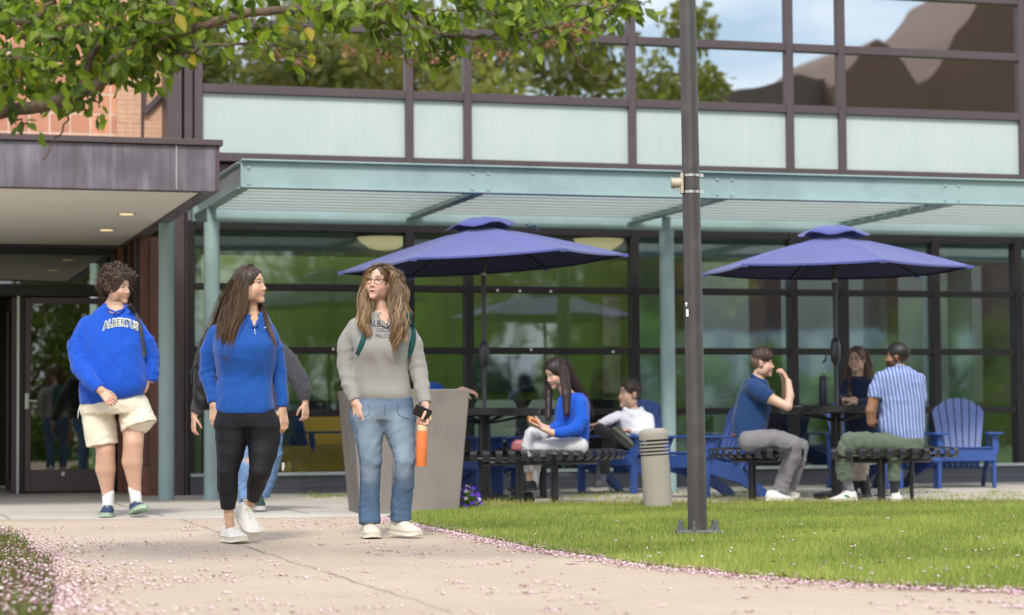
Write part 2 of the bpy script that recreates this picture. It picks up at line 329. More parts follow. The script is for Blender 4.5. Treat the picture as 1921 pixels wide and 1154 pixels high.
# right leaf
dr=MB(); gx0,gx1=Bx(58),Bx(198); dx0,dx1=Bx(46),xr-.075; gz0,gz1=Bz(100,881),Bz(100,570)
dr.box(dx0,gx0,DY-.01,DY+.04,.02,jz-.01); dr.box(gx1,dx1,DY-.01,DY+.04,.02,jz-.01); dr.box(gx0,gx1,DY-.01,DY+.04,.02,gz0); dr.box(gx0,gx1,DY-.01,DY+.04,gz1,jz-.01)
door=dr.build('door',M['bronze'],bld,bevel=.004,seg=1)
MB().box(gx0,gx1,DY+.01,DY+.018,gz0,gz1).build('door_glass',M['glass_door'],door)
hx,hz=Bx(50,752),Bz(50,752)
m=MB().box(hx-.022,hx+.022,DY-.03,DY-.011,hz-.09,hz+.08); m.bar((hx,DY-.06,hz),(hx+.11,DY-.06,hz-.005),.018,.018); m.tube([(hx,DY-.01,hz),(hx,DY-.06,hz)],.012); m.build('door_handle',M['steel'],door,bevel=.004,seg=1)
m=MB(); z=Bz(120,768); m.tube([(gx0,DY+.06,z),(gx1,DY+.06,z)],.012); m.build('push_bar',M['steel'],door)
m=MB(); z=Bz(118,889); x=Bx(118,889); m.box(x-.016,x+.016,DY-.014,DY-.0101,z-.02,z+.02); m.build('door_sticker',M['white'],door)
# left leaf standing open inwards
m=MB(); hx0=Bx(36)-.02
m.box(hx0-.05,hx0,DY+.08,DY+.95,.02,.12); m.box(hx0-.05,hx0,DY+.08,DY+.95,jz-.12,jz-.01); m.box(hx0-.05,hx0,DY+.08,DY+.17,.12,jz-.12); m.box(hx0-.05,hx0,DY+.86,DY+.95,.12,jz-.12)
d2=m.build('door',M['bronze'],bld); MB().box(hx0-.03,hx0-.022,DY+.17,DY+.86,.12,jz-.12).build('door_glass',M['glass_door'],d2)
MB().box(Bx(31),Bx(35.5),DY-.045,DY-.03,0,jz).build('door_jamb',M['steel'],bld)
# lobby behind the doors
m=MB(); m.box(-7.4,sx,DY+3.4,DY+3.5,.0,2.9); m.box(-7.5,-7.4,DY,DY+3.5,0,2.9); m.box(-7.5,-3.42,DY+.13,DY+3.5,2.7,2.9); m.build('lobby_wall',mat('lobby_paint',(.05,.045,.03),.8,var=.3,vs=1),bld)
x,z=Bx(90,720),Bz(90,720)
MB().box(x-.05,x+.33,DY+1.2,DY+1.24,z-.35,z+.38).build('notice_poster',mat('poster_paper',(.55,.38,.12),.6,var=.6,vs=9,stretch=(3,1,.4)),bld)
# ---- entrance canopy
cx1=-3.85; cy0=-4.48; ct=B(411,263,cy0)[1]
fas=MB().box(-10,cx1,cy0,cy0+.12,ez,ct-.05).box(cx1-.12,cx1,cy0+.12,DY-.05,ez,ct-.05)
fas=fas.build('entrance_canopy',M['fascia'],bld,bevel=.005,seg=1)
m=MB().box(-10,cx1+.03,cy0-.035,.24,ct-.05,ct); m.build('coping',M['bronze'],fas,bevel=.005,seg=1)
xs=B(331,300,cy0)[0]; MB().box(xs-.006,xs+.006,cy0-.006,cy0-.001,ez+.01,ct-.055).build('seam_cover',M['steel'],fas)
MB().box(cx1-.03,cx1+.004,cy0-.006,cy0-.001,ez+.01,ct-.055).build('corner_trim',M['bronze'],fas)
MB().box(-10,cx1-.13,cy0+.13,DY-.05,ez+.015,ez+.05).build('soffit',M['soffit'],fas)
for px,py in [(237,401),(200,431),(-40,404)]:
    v=ray(px,py); g=G(px,py,ez+.012); lx_=float(np.dot(g-BO,BU)); ly_=float(np.dot(g-BO,BN))
    l=MB().lathe([(.075,0),(.085,-.006),(.085,.002),(.075,.002)],(lx_,ly_,ez+.013),n=20).build('downlight',M['steel'],fas)
    MB().lathe([(.001,0),(.066,0),(.066,.006),(.001,.006)],(lx_,ly_,ez+.004),n=20).build('lamp',mat('lamp_glow',(.9,.8,.6),.4,emit=(1,.72,.38),es=.7),l)
MB().lathe([(.075,0),(.075,ez+.014)],(-3.87,-1.5,0),n=24).build('canopy_column',M['teal'],fas,auto=.6)
# ================================================================ steel pergola in front of the ground floor glazing
pg=empty('steel_pergola',tuple(BO),TH,'pale teal steel pergola with slatted roof along the ground floor windows','pergola')
fy=-3.46; pz=2.77; ptop=3.02
m=MB().box(-3.49,9,fy+.02,fy+.035,pz,ptop).box(-3.49,9,fy-.03,fy+.085,ptop-.014,ptop+.001).box(-3.49,9,fy-.03,fy+.085,pz-.001,pz+.014)
m.build('front_beam',M['teal'],pg,bevel=.003,seg=1)
for x in (-3.46,-1.315,1.05,3.405,5.76,8.1):
    MB().box(x-.007,x+.007,fy+.04,-.87,pz+.015,ptop-.02).box(x-.055,x+.055,fy+.09,-.87,pz-.004,pz+.012).box(x-.055,x+.055,fy+.09,-.87,ptop-.03,ptop-.016).build('cross_beam',M['teal'],pg,bevel=.003,seg=1)
MB().box(-3.52,9,-.86,-.78,pz-.06,ptop-.04).build('rear_beam',M['teal'],pg,bevel=.004,seg=1)
m=MB(); n=9
for k in range(n):
    y=fy+.12+k*(2.46/n)
    m.box(-3.44,9,y,y+.215,pz+.05,pz+.062)
m.build('slat_roof',M['slat'],pg)
for x in (-3.42,-1.39,-1.242,.976,1.12,3.325,3.467,5.69,5.83):
    for z in (2.81,2.95):
        MB().lathe([(.001,0),(.017,0),(.014,.012),(.001,.014)],n=8,M=Matrix.Translation((x,fy+.02,z))@Matrix.Rotation(PI/2,4,'X')).build('bolt_head',M['teal'],pg)
for x in (-3.47,1.12,5.76):
    MB().lathe([(.075,0),(.075,2.62)],(x,-1.7,0)).lathe([(.045,2.62),(.045,pz-.006)],(x,-1.7,0)).lathe([(.10,0),(.10,.012)],(x,-1.7,0)).build('pergola_column',M['teal'],pg,auto=.6)
# ================================================================ ground
def sheet(name,pts,z,mt,kind='structure'):
    m=MB(); m.quad(*[(x,y,z) for x,y in pts]); o=m.build(name,mt); return tag(o,kind=kind)
def concrete(name,c1,c2,spots=.5):
    m,nt,o=newmat(name); b=nt.nodes.new('ShaderNodeBsdfPrincipled'); nt.links.new(b.outputs[0],o.inputs[0]); tc=nt.nodes.new('ShaderNodeTexCoord'); co=tc.outputs['Object']
    f=_noise(nt,co,.7,6,.62); c=_ramp(nt,f,[(.3,c1),(.7,c2)])
    f2=_noise(nt,co,60,3,.7); c=_mix(nt,c,_ramp(nt,f2,[(.3,(.82,)*3),(.62,(1.06,)*3)]),1.,'MULTIPLY')
    f3=_noise(nt,co,5,7,.7); c=_mix(nt,c,_ramp(nt,f3,[(.28,(.72,.68,.64)),(.46,(1,1,1))]),spots,'MULTIPLY')
    nt.links.new(c,b.inputs['Base Color']); b.inputs['Roughness'].default_value=.85
    bp=nt.nodes.new('ShaderNodeBump'); bp.inputs['Strength'].default_value=.35; bp.inputs['Distance'].default_value=.004; nt.links.new(f2,bp.inputs['Height']); nt.links.new(bp.outputs[0],b.inputs['Normal']); return m
M['path']=concrete('tan_concrete',(.455,.355,.262),(.535,.43,.328))
M['patio']=concrete('grey_flagstone',(.50,.455,.40),(.60,.56,.50),.6)
M['soil']=mat('soil_and_thatch',(.10,.10,.035),.95,var=.4,vs=9)
M['joint']=mat('joint_dirt',(.33,.25,.18),.95,var=.3,vs=5)  # own brown colour of the paving joints
sheet('ground',[(-90,-80),(90,-80),(90,120),(-90,120)],-.012,mat('distant_turf',(.11,.17,.03),.95,var=.3,vs=.5))
edge=[(-.95,16.75),(-.67,15.5),(-.2,13.59),(.11,12.37),(.6,10.8),(1.02,9.99),(1.41,9.41),(1.78,9.07),(2.3,8.75),(3.2,8.3),(4.5,7.9),(7,7.5)]
bed_edge=[(-4.6,15.6),(-3.64,15.3),(-3.05,13.9),(-2.65,12.4),(-2.27,11.1),(-1.98,9.8),(-1.75,8.6),(-1.6,7.6),(-1.5,6.)]
# path polygon: between the bed (left) and the lawn (right)
path=[(-9,16.85),(-.95,16.85)]+edge+[(7,3.0),(-1.4,3.0)]+bed_edge[::-1]+[(-9,16.2)]
def poly(name,pts,z,mt):
    me=bpy.data.meshes.new(name); bm=bmesh.new(); vs=[bm.verts.new((x,y,z)) for x,y in pts]; f=bm.faces.new(vs); bmesh.ops.triangulate(bm,faces=[f]); bmesh.ops.recalc_face_normals(bm,faces=bm.faces)
    for f in bm.faces:
        if f.normal.z<0: f.normal_flip()
    bm.to_mesh(me); bm.free(); o=link(name,me,mt); return tag(o,kind='structure')
poly('path',path,0.0,M['path'])
def bfr(x,y): p=BO+BU*x+BN*y; return (float(p[0]),float(p[1]))
poly('patio',[(-12,16.86),(-.96,16.86),(-.55,17.75),(-.3,18.75),(12,18.75),bfr(9.5,.1),bfr(-3.4,.1),bfr(-3.4,4),bfr(-9,4)],.0,M['patio'])
lawn_poly=[(-.93,16.84),(-.55,17.73),(-.3,18.73),(12,18.73),(12,7.2)]+edge[::-1][:-1]
poly('lawn_soil',lawn_poly,-.004,M['soil'])
bed_poly=[(-9,16.1)]+bed_edge+[(-9,6.)]
poly('flower_bed_soil',bed_poly,-.004,mat('bed_mulch',(.10,.055,.04),.95,var=.5,vs=25))
# joints in the paving
m=MB()
def joint(a,b,w=.012,z=.004,seg=14,wob=.012):
    a=np.array(a,float); b=np.array(b,float); d=(b-a)/np.linalg.norm(b-a); n=np.array([-d[1],d[0]]); prev=None
    for i in range(seg+1):
        c=a+(b-a)*i/seg+n*RS.uniform(-wob,wob); ww=w*RS.uniform(.4,1.3)
        l,r=c+n*ww/2,c-n*ww/2
        if prev is not None: m.quad((*prev[0],z),(*prev[1],z),(*r,z),(*l,z))
        prev=(l,r)
joint((-2.27+.1,13.9),(-.5,14.75),.008); joint(tuple(G(340,975)[:2]),tuple(G(415,1000)[:2]),.01); joint(tuple(G(440,1020)[:2]),tuple(G(850,1150)[:2]),.007,seg=24,wob=.02)
joint((-9,16.86),(-.96,16.86),.025,wob=.01)
for k in range(5):
    y=-.9-k*1.15
    if k<4: joint(bfr(-6,y),bfr(9,y) ,.014,seg=40)
for k in range(13): joint(bfr(-5.6+k*1.15,-5.5),bfr(-5.6+k*1.15,-.1),.014,seg=14)
tag(m.build('paving_joints',M['joint']),kind='structure')
# ---------------- blades
def inside(P,poly):
    x,y=P[:,0],P[:,1]; c=np.zeros(len(P),bool); n=len(poly); j=n-1
    for i in range(n):
        xi,yi=poly[i]; xj,yj=poly[j]
        k=((yi>y)!=(yj>y))&(x<(xj-xi)*(y-yi)/(yj-yi+1e-12)+xi); c^=k; j=i
    return c
def smooth2(P,s,seed=0):
    r=np.random.RandomState(seed); v=np.zeros(len(P))
    for i in range(6):
        k=r.normal(size=2)*s; v+=np.sin(P@k+r.uniform(0,6.3))
    return v/3.
def blades(name,P,h,w,col,mt,lean=.35,label=None,cat=None):
    n=len(P); a=RS.uniform(0,2*PI,n); L=np.stack([np.cos(a),np.sin(a)],1); b=RS.uniform(0,2*PI,n); D=np.stack([np.cos(b),np.sin(b)],1)*(RS.rand(n)*lean*h)[:,None]
    base=np.zeros((n,3)); base[:,:2]=P
    def pt(t,s,ww): q=base.copy(); q[:,:2]+=D*t*t+L*(s*ww*w)[:,None]; q[:,2]+=h*t*(1-.15*t); return q
    one=np.ones(n); V=np.stack([pt(0,one,.5),pt(0,-one,.5),pt(.55,-one,.42),pt(.55,one,.42),pt(1,one,.04),pt(1,-one,.04)],1).reshape(-1,3)
    i=np.arange(n)[:,None]*6; Fq=np.concatenate([i+np.array([0,1,2,3]),i+np.array([3,2,5,4])])
    C=np.repeat(col,6,0); return npmesh(name,V,Fq,mt,smooth=False,col=C)
M['grass']=mat('grass_blade',(1,1,1),.55,var=.1,vs=3,vcol=True,spec=.3)
_g=M['grass'].node_tree; _b=[n for n in _g.nodes if n.type=='BSDF_PRINCIPLED'][0]
tr=_g.nodes.new('ShaderNodeBsdfTranslucent'); mx=_g.nodes.new('ShaderNodeMixShader'); mx.inputs[0].default_value=.35
_src=_b.inputs['Base Color'].links[0].from_socket; _g.links.new(_src,tr.inputs[0]); _o=[n for n in _g.nodes if n.type=='OUTPUT_MATERIAL'][0]
_g.links.new(_b.outputs[0],mx.inputs[1]); _g.links.new(tr.outputs[0],mx.inputs[2]); _g.links.new(mx.outputs[0],_o.inputs[0])
def grass_pts(n,x0,x1,y0,y1,poly,bias=0):
    P=np.stack([RS.uniform(x0,x1,n),y0+(y1-y0)*RS.rand(n)**(1+bias)],1); return P[inside(P,poly)]
P=grass_pts(420000,-1.,5.4,7.6,18.75,lawn_poly)
vis=np.abs(P[:,0])<P[:,1]*.245+.4; P=P[vis]
q=smooth2(P,2.2,1)*.5+smooth2(P,7,2)*.3
pe=P[:,1]>18.2-.25*smooth2(P,4,3)                          # dry weedy strip next to the paving
h=(.030+.030*RS.rand(len(P))**1.5)*(1+.3*q)+pe*(RS.rand(len(P))<.3)*RS.rand(len(P))*.05
t=np.clip(.5+.42*q+RS.normal(0,.26,len(P)),0,1)[:,None]
col=np.array([.11,.22,.025])*(1-t)+np.array([.50,.56,.13])*t
dry=(RS.rand(len(P))<np.where(pe,.6,.10)+.12*(q<-.3)); col[dry]=np.array([.42,.37,.12])*RS.uniform(.7,1.2,(dry.sum(),1))
o=blades('lawn_grass',P,h,.0037*np.ones(len(P))*(P[:,1]/11)**.5,col,M['grass']); tag(o,'short bright green lawn grass beside the tan path','grass',kind='stuff')
# tufts and weeds in the paving joints
pts=[]
for k in range(150):
    px=random.uniform(560,1921); py=random.uniform(921,948) if px>900 else random.uniform(921,935)
    g=G(px,py)[:2]; n=random.randint(6,40); pts.append(g+RS.normal(0,1,(n,2))*np.array([.09,.035]))
P=np.concatenate(pts); P=P[P[:,1]>17.6]; t=RS.rand(len(P))[:,None]
o=blades('paving_weeds',P,.015+.035*RS.rand(len(P)),.006*np.ones(len(P)),np.array([.2,.3,.04])*(1-t)+np.array([.48,.46,.12])*t,M['grass'],.9); tag(o,'small yellowish weeds sprouting between patio flagstones','weeds',kind='stuff')
# grass in the left bed
P=grass_pts(26000,-4.2,-1.4,7.5,15.8,bed_poly); P=P[(smooth2(P,3.3,5)>-.1)|(RS.rand(len(P))<.2)]
P=P[np.abs(P[:,0])<P[:,1]*.245+.3]; t=RS.rand(len(P))[:,None]
o=blades('bed_grass',P,.04+.08*RS.rand(len(P)),.005*np.ones(len(P)),np.array([.08,.15,.02])*(1-t)+np.array([.24,.27,.06])*t,M['grass'],.5); tag(o,'ragged grass tufts in the petal covered bed at left','grass',kind='stuff')
# ---------------- fallen petals (cupped, four faces around a centre)
M['petal']=mat('blossom_petal',(1,1,1),.6,var=.05,vcol=True,spec=.2)
def petals(name,P,z,size,col,label):
    n=len(P); a=RS.uniform(0,2*PI,n); e=RS.uniform(.45,1,n); tilt=RS.uniform(-.5,.5,n)
    V=np.zeros((n,7,3))
    for k in range(6):
        b=a+k*PI/3; r=size*RS.uniform(.7,1.15,n); V[:,k,0]=P[:,0]+np.cos(b)*r*e; V[:,k,1]=P[:,1]+np.sin(b)*r; V[:,k,2]=z+.003+r*.45*np.abs(np.sin(k*1.3+a))+tilt*0
    V[:,6,:2]=P; V[:,6,2]=z+.0025
    i=np.arange(n)[:,None]*7; F=np.concatenate([i+np.array([k,(k+1)%6,6]) for k in range(6)]); C=np.repeat(col,7,0)
    o=npmesh(name,V.reshape(-1,3),F,M['petal'],smooth=False,col=C); return tag(o,label,'petals',kind='stuff')
def pcol(n,brown=.12):
    t=RS.rand(n)[:,None]; c=np.array([.82,.50,.60])*(1-t)+np.array([.92,.79,.82])*t; b=RS.rand(n)<brown; c[b]=np.array([.22,.09,.06])*RS.uniform(.5,1.6,(b.sum(),1)); return c
P=np.stack([RS.uniform(-2.6,4,26000),RS.uniform(7.,16.8,26000)],1); keep=inside(P,path)&(RS.rand(len(P))<np.clip(.17+.22*smooth2(P,1.8,8)+.18*smooth2(P,6,9)-.05*P[:,0]-.035*(P[:,1]-9),.035,1)); P=P[keep]
# bunches: every seed becomes a small cluster
Q=[];S=[]
for p in P:
    n=1+int(RS.exponential(1.8)); Q.append(p+RS.normal(0,.018,(n,2))); S+= [RS.uniform(.005,.0135)]*n
Q=np.concatenate(Q); ok=inside(Q,path); petals('fallen_petals',Q[ok],.0,np.array(S)[ok],pcol(ok.sum(),.10),'pink blossom petals scattered over the tan path')
# drift along the lawn edge
E=np.array(edge); seg=np.linalg.norm(np.diff(E,axis=0),axis=1); cs=np.concatenate([[0],np.cumsum(seg)]); n=8000; s=RS.uniform(0,cs[-1]*.9,n)
X=np.interp(s,cs,E[:,0]); Y=np.interp(s,cs,E[:,1]); wv=.05+.07*(.5+.5*np.sin(s*3.1)*np.sin(s*1.3+1)); off=np.abs(RS.normal(0,1,n))*wv; sg=np.where(RS.rand(n)<.62,-1,1)
P=np.stack([X+off*sg*.75,Y+off*sg*.75],1); petals('petal_drift',P,.004+.012*RS.rand(n)*(sg>0),RS.uniform(.006,.014,n),pcol(n,.16),'line of pink petals swept against the lawn edge')
P=grass_pts(1500,-.9,5,8.,15.5,lawn_poly,.6); P=P[RS.rand(len(P))<np.clip(.7-.12*(P[:,1]-8.5),.05,1)]; petals('lawn_petals',P,.045,RS.uniform(.009,.018,len(P)),pcol(len(P),.08),'stray pink petals lying on the lawn')
P=grass_pts(40000,-4.2,-1.4,7.5,15.8,bed_poly); P=P[(smooth2(P,4,31)>-.35)|(RS.rand(len(P))<.3)]; P=P[np.abs(P[:,0])<P[:,1]*.245+.3]
petals('bed_petals',P,.01+.06*RS.rand(len(P)),RS.uniform(.007,.016,len(P)),pcol(len(P),.45),'thick heap of pink and brown petals in the left bed')

E2=np.array(bed_edge); seg=np.linalg.norm(np.diff(E2,axis=0),axis=1); cs=np.concatenate([[0],np.cumsum(seg)]); n=3000; s=RS.uniform(0,cs[-1],n)
P=np.stack([np.interp(s,cs,E2[:,0])+np.abs(RS.exponential(.16,n))*(1+.6*np.sin(s*2.3)),np.interp(s,cs,E2[:,1])+RS.normal(0,.06,n)],1); petals('bed_edge_petals',P,.002,RS.uniform(.006,.015,n),pcol(n,.22),'pink petals spilling from the left bed onto the path')
# ================================================================ foliage helper: many small bent leaf faces
def leafmesh(name,P,D,N,L,Wd,col,mt,parent=None):
    """P bases, D direction, N face normal, L length, Wd half width: six vertex pointed leaf folded along its midrib"""
    n=len(P); D=D/np.linalg.norm(D,axis=1)[:,None]; S=np.cross(D,N); S/=np.linalg.norm(S,axis=1)[:,None]+1e-9; Nn=np.cross(S,D)
    L=L[:,None]; Wd=Wd[:,None]
    V=np.stack([P,P+D*L*.35+S*Wd+Nn*L*.06,P+D*L*.72+S*Wd*.72+Nn*L*.03,P+D*L-Nn*L*.14,P+D*L*.72-S*Wd*.72+Nn*L*.03,P+D*L*.35-S*Wd+Nn*L*.06],1)
    i=np.arange(n)[:,None]*6; F=np.concatenate([i+np.array([0,1,2,3]),i+np.array([0,3,4,5])])
    return npmesh(name,V.reshape(-1,3),F,mt,parent,smooth=False,col=np.repeat(col,6,0))
def leaf_material(name,rough=.45,tl=.45):
    m,nt,o=newmat(name); b=nt.nodes.new('ShaderNodeBsdfPrincipled'); a=nt.nodes.new('ShaderNodeAttribute'); a.attribute_name='Col'
    nt.links.new(a.outputs['Color'],b.inputs['Base Color']); b.inputs['Roughness'].default_value=rough; b.inputs['Specular IOR Level'].default_value=.35
    t=nt.nodes.new('ShaderNodeBsdfTranslucent'); nt.links.new(_mix(nt,a.outputs['Color'],(1.35,1.5,.6),1.,'MULTIPLY'),t.inputs[0]); x=nt.nodes.new('ShaderNodeMixShader'); x.inputs[0].default_value=tl
    nt.links.new(b.outputs[0],x.inputs[1]); nt.links.new(t.outputs[0],x.inputs[2]); nt.links.new(x.outputs[0],o.inputs[0]); return m
M['leaf']=leaf_material('cherry_leaf'); M['leaf_far']=leaf_material('tree_leaf',.6,.3)
M['bark']=mat('bark',(.10,.07,.05),.85,var=.35,vs=14,bump=.8,bs=40,grime=(.22,.13,.07),gs=9)
def loc2w(x,y,z=0): p=BO+BU*x+BN*y; return (float(p[0]),float(p[1]),z)
def far_tree(name,loc,h,r,n,colr,label,seed,base=.25,ls=1.,group='trees across the lawn seen mirrored in the glass'):
    rs=np.random.RandomState(seed); t=empty(name,loc,0,label,'tree',group)
    m=MB(); top=h*.75; m.tube([(0,0,-.2),(.05,.03,h*.2),(.1,-.05,h*.45),(0,.1,top)],[.05*h*.45,.035*h*.5,.02*h*.6,.03],8)
    cl=[]
    for k in range(16):
        a=rs.uniform(0,2*PI); z=h*(base+(.95-base)*rs.rand()); rr=r*math.sqrt(max(.08,1-((z/h-(base+1)/2)/((1.05-base)/2))**2))*rs.uniform(.45,.9)
        c=(math.cos(a)*rr,math.sin(a)*rr,z); cl.append((c,r*rs.uniform(.28,.45))); m.tube([(0,0,z*.55),(c[0]*.5,c[1]*.5,z*.8),c],[.06,.04,.015],5)
    m.build('trunk',M['bark'],t,smooth=True)
    ci=rs.randint(0,len(cl),n); C=np.array([c for c,_ in cl])[ci]; R=np.array([q for _,q in cl])[ci]
    d=rs.normal(size=(n,3)); d/=np.linalg.norm(d,axis=1)[:,None]; P=C+d*(R*rs.rand(n)**.45)[:,None]
    br=rs.uniform(.6,1.4,len(cl))[ci]*rs.uniform(.75,1.25,n)
    leafmesh('crown',P,rs.normal(size=(n,3))+np.array([0,0,-.3]),rs.normal(size=(n,3)),rs.uniform(.16,.30,n)*ls,rs.uniform(.06,.11,n)*ls,np.array(colr)*2.3*br[:,None],M['leaf_far'],t)
i=0
for px,off,h,r,c,lb in [(330,33,14.5,5.0,(.13,.125,.045),'broad olive green tree across the lawn, leftmost in the window reflection'),(560,36,14.,5.0,(.135,.13,.045),'dense olive tree across the lawn mirrored above the entrance side panes'),(800,31,12.,4.2,(.14,.135,.045),'low rounded tree across the lawn mirrored in the narrow upper pane'),(1050,35,12.5,4.4,(.135,.13,.045),'open crowned tree across the lawn mirrored behind the cherry twig'),(1235,34,13.5,2.6,(.14,.14,.04),'slim olive tree across the lawn mirrored beside the lamp post')]:
    x,_=B(px,200,off); far_tree('shade_tree',loc2w(x,-off),h,r,9000 if px<1200 else 5000,c,lb,40+i,.22); i+=1
for px,off,h,r,c,lb in [(60,27,4.2,2.6,(.07,.10,.02),'tall dark hedge shrub added across the lawn to darken the entrance door reflection'),(250,29,4.6,2.6,(.08,.11,.02),'tall dark hedge shrub added across the lawn to darken the reflection beside the door'),(1400,30,2.4,1.6,(.10,.17,.03),'bushy green shrub across the lawn mirrored behind the seated man in polo'),(1790,29,3.6,2.0,(.10,.135,.03),'bright yellow green shrub across the lawn mirrored above the empty blue chair'),(1600,33,2.0,1.5,(.10,.16,.03),'dark low shrub across the lawn mirrored behind the right umbrella pole'),(430,26,3.5,2.4,(.10,.16,.025),'tall hedge shrub across the lawn mirrored beside the entrance column'),(700,27,3.6,2.4,(.10,.17,.03),'round hedge shrub across the lawn mirrored left of the left umbrella'),(950,26,3.4,2.4,(.09,.15,.03),'wide hedge shrub across the lawn mirrored behind the left umbrella pole'),(1150,27,3.3,2.0,(.10,.15,.03),'hedge shrub across the lawn mirrored beside the steel column')]:  # the two by the door are added, they darken its reflection
    x,_=B(px,600,off); far_tree('garden_shrub',loc2w(x,-off),h,r,9000,c,lb,60+i,.02,.45,'shrubs across the lawn seen mirrored in the glass'); i+=1
# gabled brown hall behind the photographer, seen only as a reflection
OFF=52.; hb=empty('gabled_hall',loc2w(0,-OFF),TH,'brown hall with steep gables mirrored in the right upstairs windows','building')
bw=mat('brown_cladding',(.15,.085,.062),.8,var=.08,vs=.3); rf=mat('slate_roof',(.12,.085,.068),.7,var=.15,vs=.6)
def HB(px,py): return B(px,py,OFF)
def gable(pts,y0,y1,nm,mt):
    m=MB(); n=len(pts); b=0
    m.v=[(x,y0,z) for x,z in pts]+[(x,y1,z) for x,z in pts]; m.f=[tuple(range(n)),tuple(range(2*n-1,n-1,-1))]+[(k,(k+1)%n,n+(k+1)%n,n+k) for k in range(n)]
    m.build(nm,mt,hb)
g0=HB(1270,200); gable([(g0[0],-.5),(HB(1310,190)[0],HB(1310,190)[1]),HB(1480,140),HB(1590,122),(HB(1590,122)[0],-.5)],-12,-2,'low_wing',rf)
gable([(HB(1560,200)[0],-.5),HB(1585,150),HB(1625,92),HB(1668,66),HB(1712,100),HB(1757,166),(HB(1757,166)[0],-.5)],-9,-.8,'gable_wall',bw)
gable([(HB(1758,166)[0],-.5),HB(1758,160),HB(1795,110),HB(1830,50),HB(1870,0),HB(1960,-90),HB(2060,-20),(HB(2060,0)[0],-.5)],-9.5,-1.5,'gable_wall',bw)
x0=HB(1200,700)[0]; x1=HB(1800,700)[0]
MB().box(x0,x1,.5,1.0,-.3,4.0).build('colonnade_wall',mat('blue_grey_render',(.34,.40,.47),.6,var=.2,vs=.4),hb)
for k in range(9): 
    x=x0+(x1-x0)*(k+.5)/9; MB().box(x-.35,x+.35,1.01,1.2,-.3,3.8).build('pale_pier',mat('pale_pier',(.60,.68,.66),.6),hb)
# ================================================================ overhanging cherry tree
rs=np.random.RandomState(5)
ct_=empty('cherry_tree',(-4.6,10.2,0),0,'cherry tree at left whose leafy limb reaches over the path','tree')
base=np.array([-4.6,10.2,0.])
def WB(px,py,d): return W(px,py,d)-base
trunk=MB().tube([(0,0,-.1),(.03,.02,.6),(.0,.0,1.2),(.08,-.02,1.7)],[.20,.15,.14,.15],14); trunk.build('trunk',M['bark'],ct_,smooth=True)
def spl(pts,n=6):
    P=np.array(pts,float); out=[]
    for i in range(len(P)-1):
        p0,p1,p2,p3=P[max(i-1,0)],P[i],P[i+1],P[min(i+2,len(P)-1)]
        for t in np.linspace(0,1,n,endpoint=False): out.append(.5*((2*p1)+(-p0+p2)*t+(2*p0-5*p1+4*p2-p3)*t*t+(-p0+3*p1-3*p2+p3)*t**3))
    out.append(P[-1]); return np.array(out)
TW=[]     # twig points that may carry leaves: (point,dir,dens)
def limb(name,px,r0,r1,dens=1.,n=8,start=None,jit=.006):
    pts=[WB(x,y,d) for x,y,d in px]
    if start is not None: pts=[np.array(start,float)]+pts
    Q=spl(pts,7); Q[1:-1]+=rs.normal(0,jit,(len(Q)-2,3)); R=[r0+(r1-r0)*(i/(len(Q)-1))**.8 for i in range(len(Q))]
    R=[r*(1+.05*math.sin(i*1.7)+.08*rs.rand()) for i,r in enumerate(R)]
    MB().tube([tuple(q) for q in Q],R,n).build(name,M['bark'],ct_,smooth=True)
    for i in range(len(Q)-1): TW.append((Q[i],Q[i+1]-Q[i],dens))
    return Q
S0=(.06,-.02,1.65)
main=limb('limb',[(-60,222,9.9),(0,210,9.9),(90,196,9.9),(170,165,9.9),(250,112,9.9),(310,72,9.9),(370,52,9.9),(450,28,9.9),(540,18,9.9),(620,14,9.9)],.036,.016,.12,12,S0,.002)
Q2=limb('limb',[(600,14,9.9),(680,32,9.8),(760,52,9.8),(860,68,9.7),(960,64,9.7),(1030,52,9.6),(1100,32,9.6),(1180,4,9.6)],.015,.004,1.3)
limb('limb',[(310,74,9.9),(360,20,9.9),(410,-40,9.9)],.018,.010,.8); limb('limb',[(190,62,10.),(215,10,10.2),(240,-50,10.3)],.018,.012,.8,start=main[26])
limb('limb',[(120,130,10.2),(190,118,10.2),(260,100,10.1),(310,74,9.95)],.018,.016,.8); limb('limb',[(-80,150,10.3),(0,140,10.3),(120,130,10.2)],.024,.018,.8,start=S0)
limb('limb',[(-60,60,10.1),(40,70,10.1),(70,30,10.1),(130,-30,10.1)],.018,.008,1,start=S0); limb('limb',[(330,100,9.9),(400,90,9.8),(470,78,9.8),(520,85,9.7),(560,105,9.7),(590,112,9.7)],.009,.003,1.4,start=main[38] if len(main)>38 else None)
limb('limb',[(100,193,9.9),(130,210,9.9),(112,250,9.85),(80,300,9.8)],.006,.003,0); limb('limb',[(1063,60,9.6),(1075,95,9.6),(1100,130,9.6),(1138,155,9.55)],.005,.002,0)
limb('limb',[(700,35,9.8),(730,80,9.75),(780,98,9.7),(850,88,9.7)],.006,.003,1.5); limb('limb',[(250,112,9.9),(262,140,9.8),(285,150,9.75)],.006,.003,1.5); limb('limb',[(160,170,9.9),(175,185,9.85),(185,200,9.8)],.005,.003,1.6); limb('limb',[(20,215,9.9),(40,225,9.8),(60,232,9.8)],.006,.003,.8)
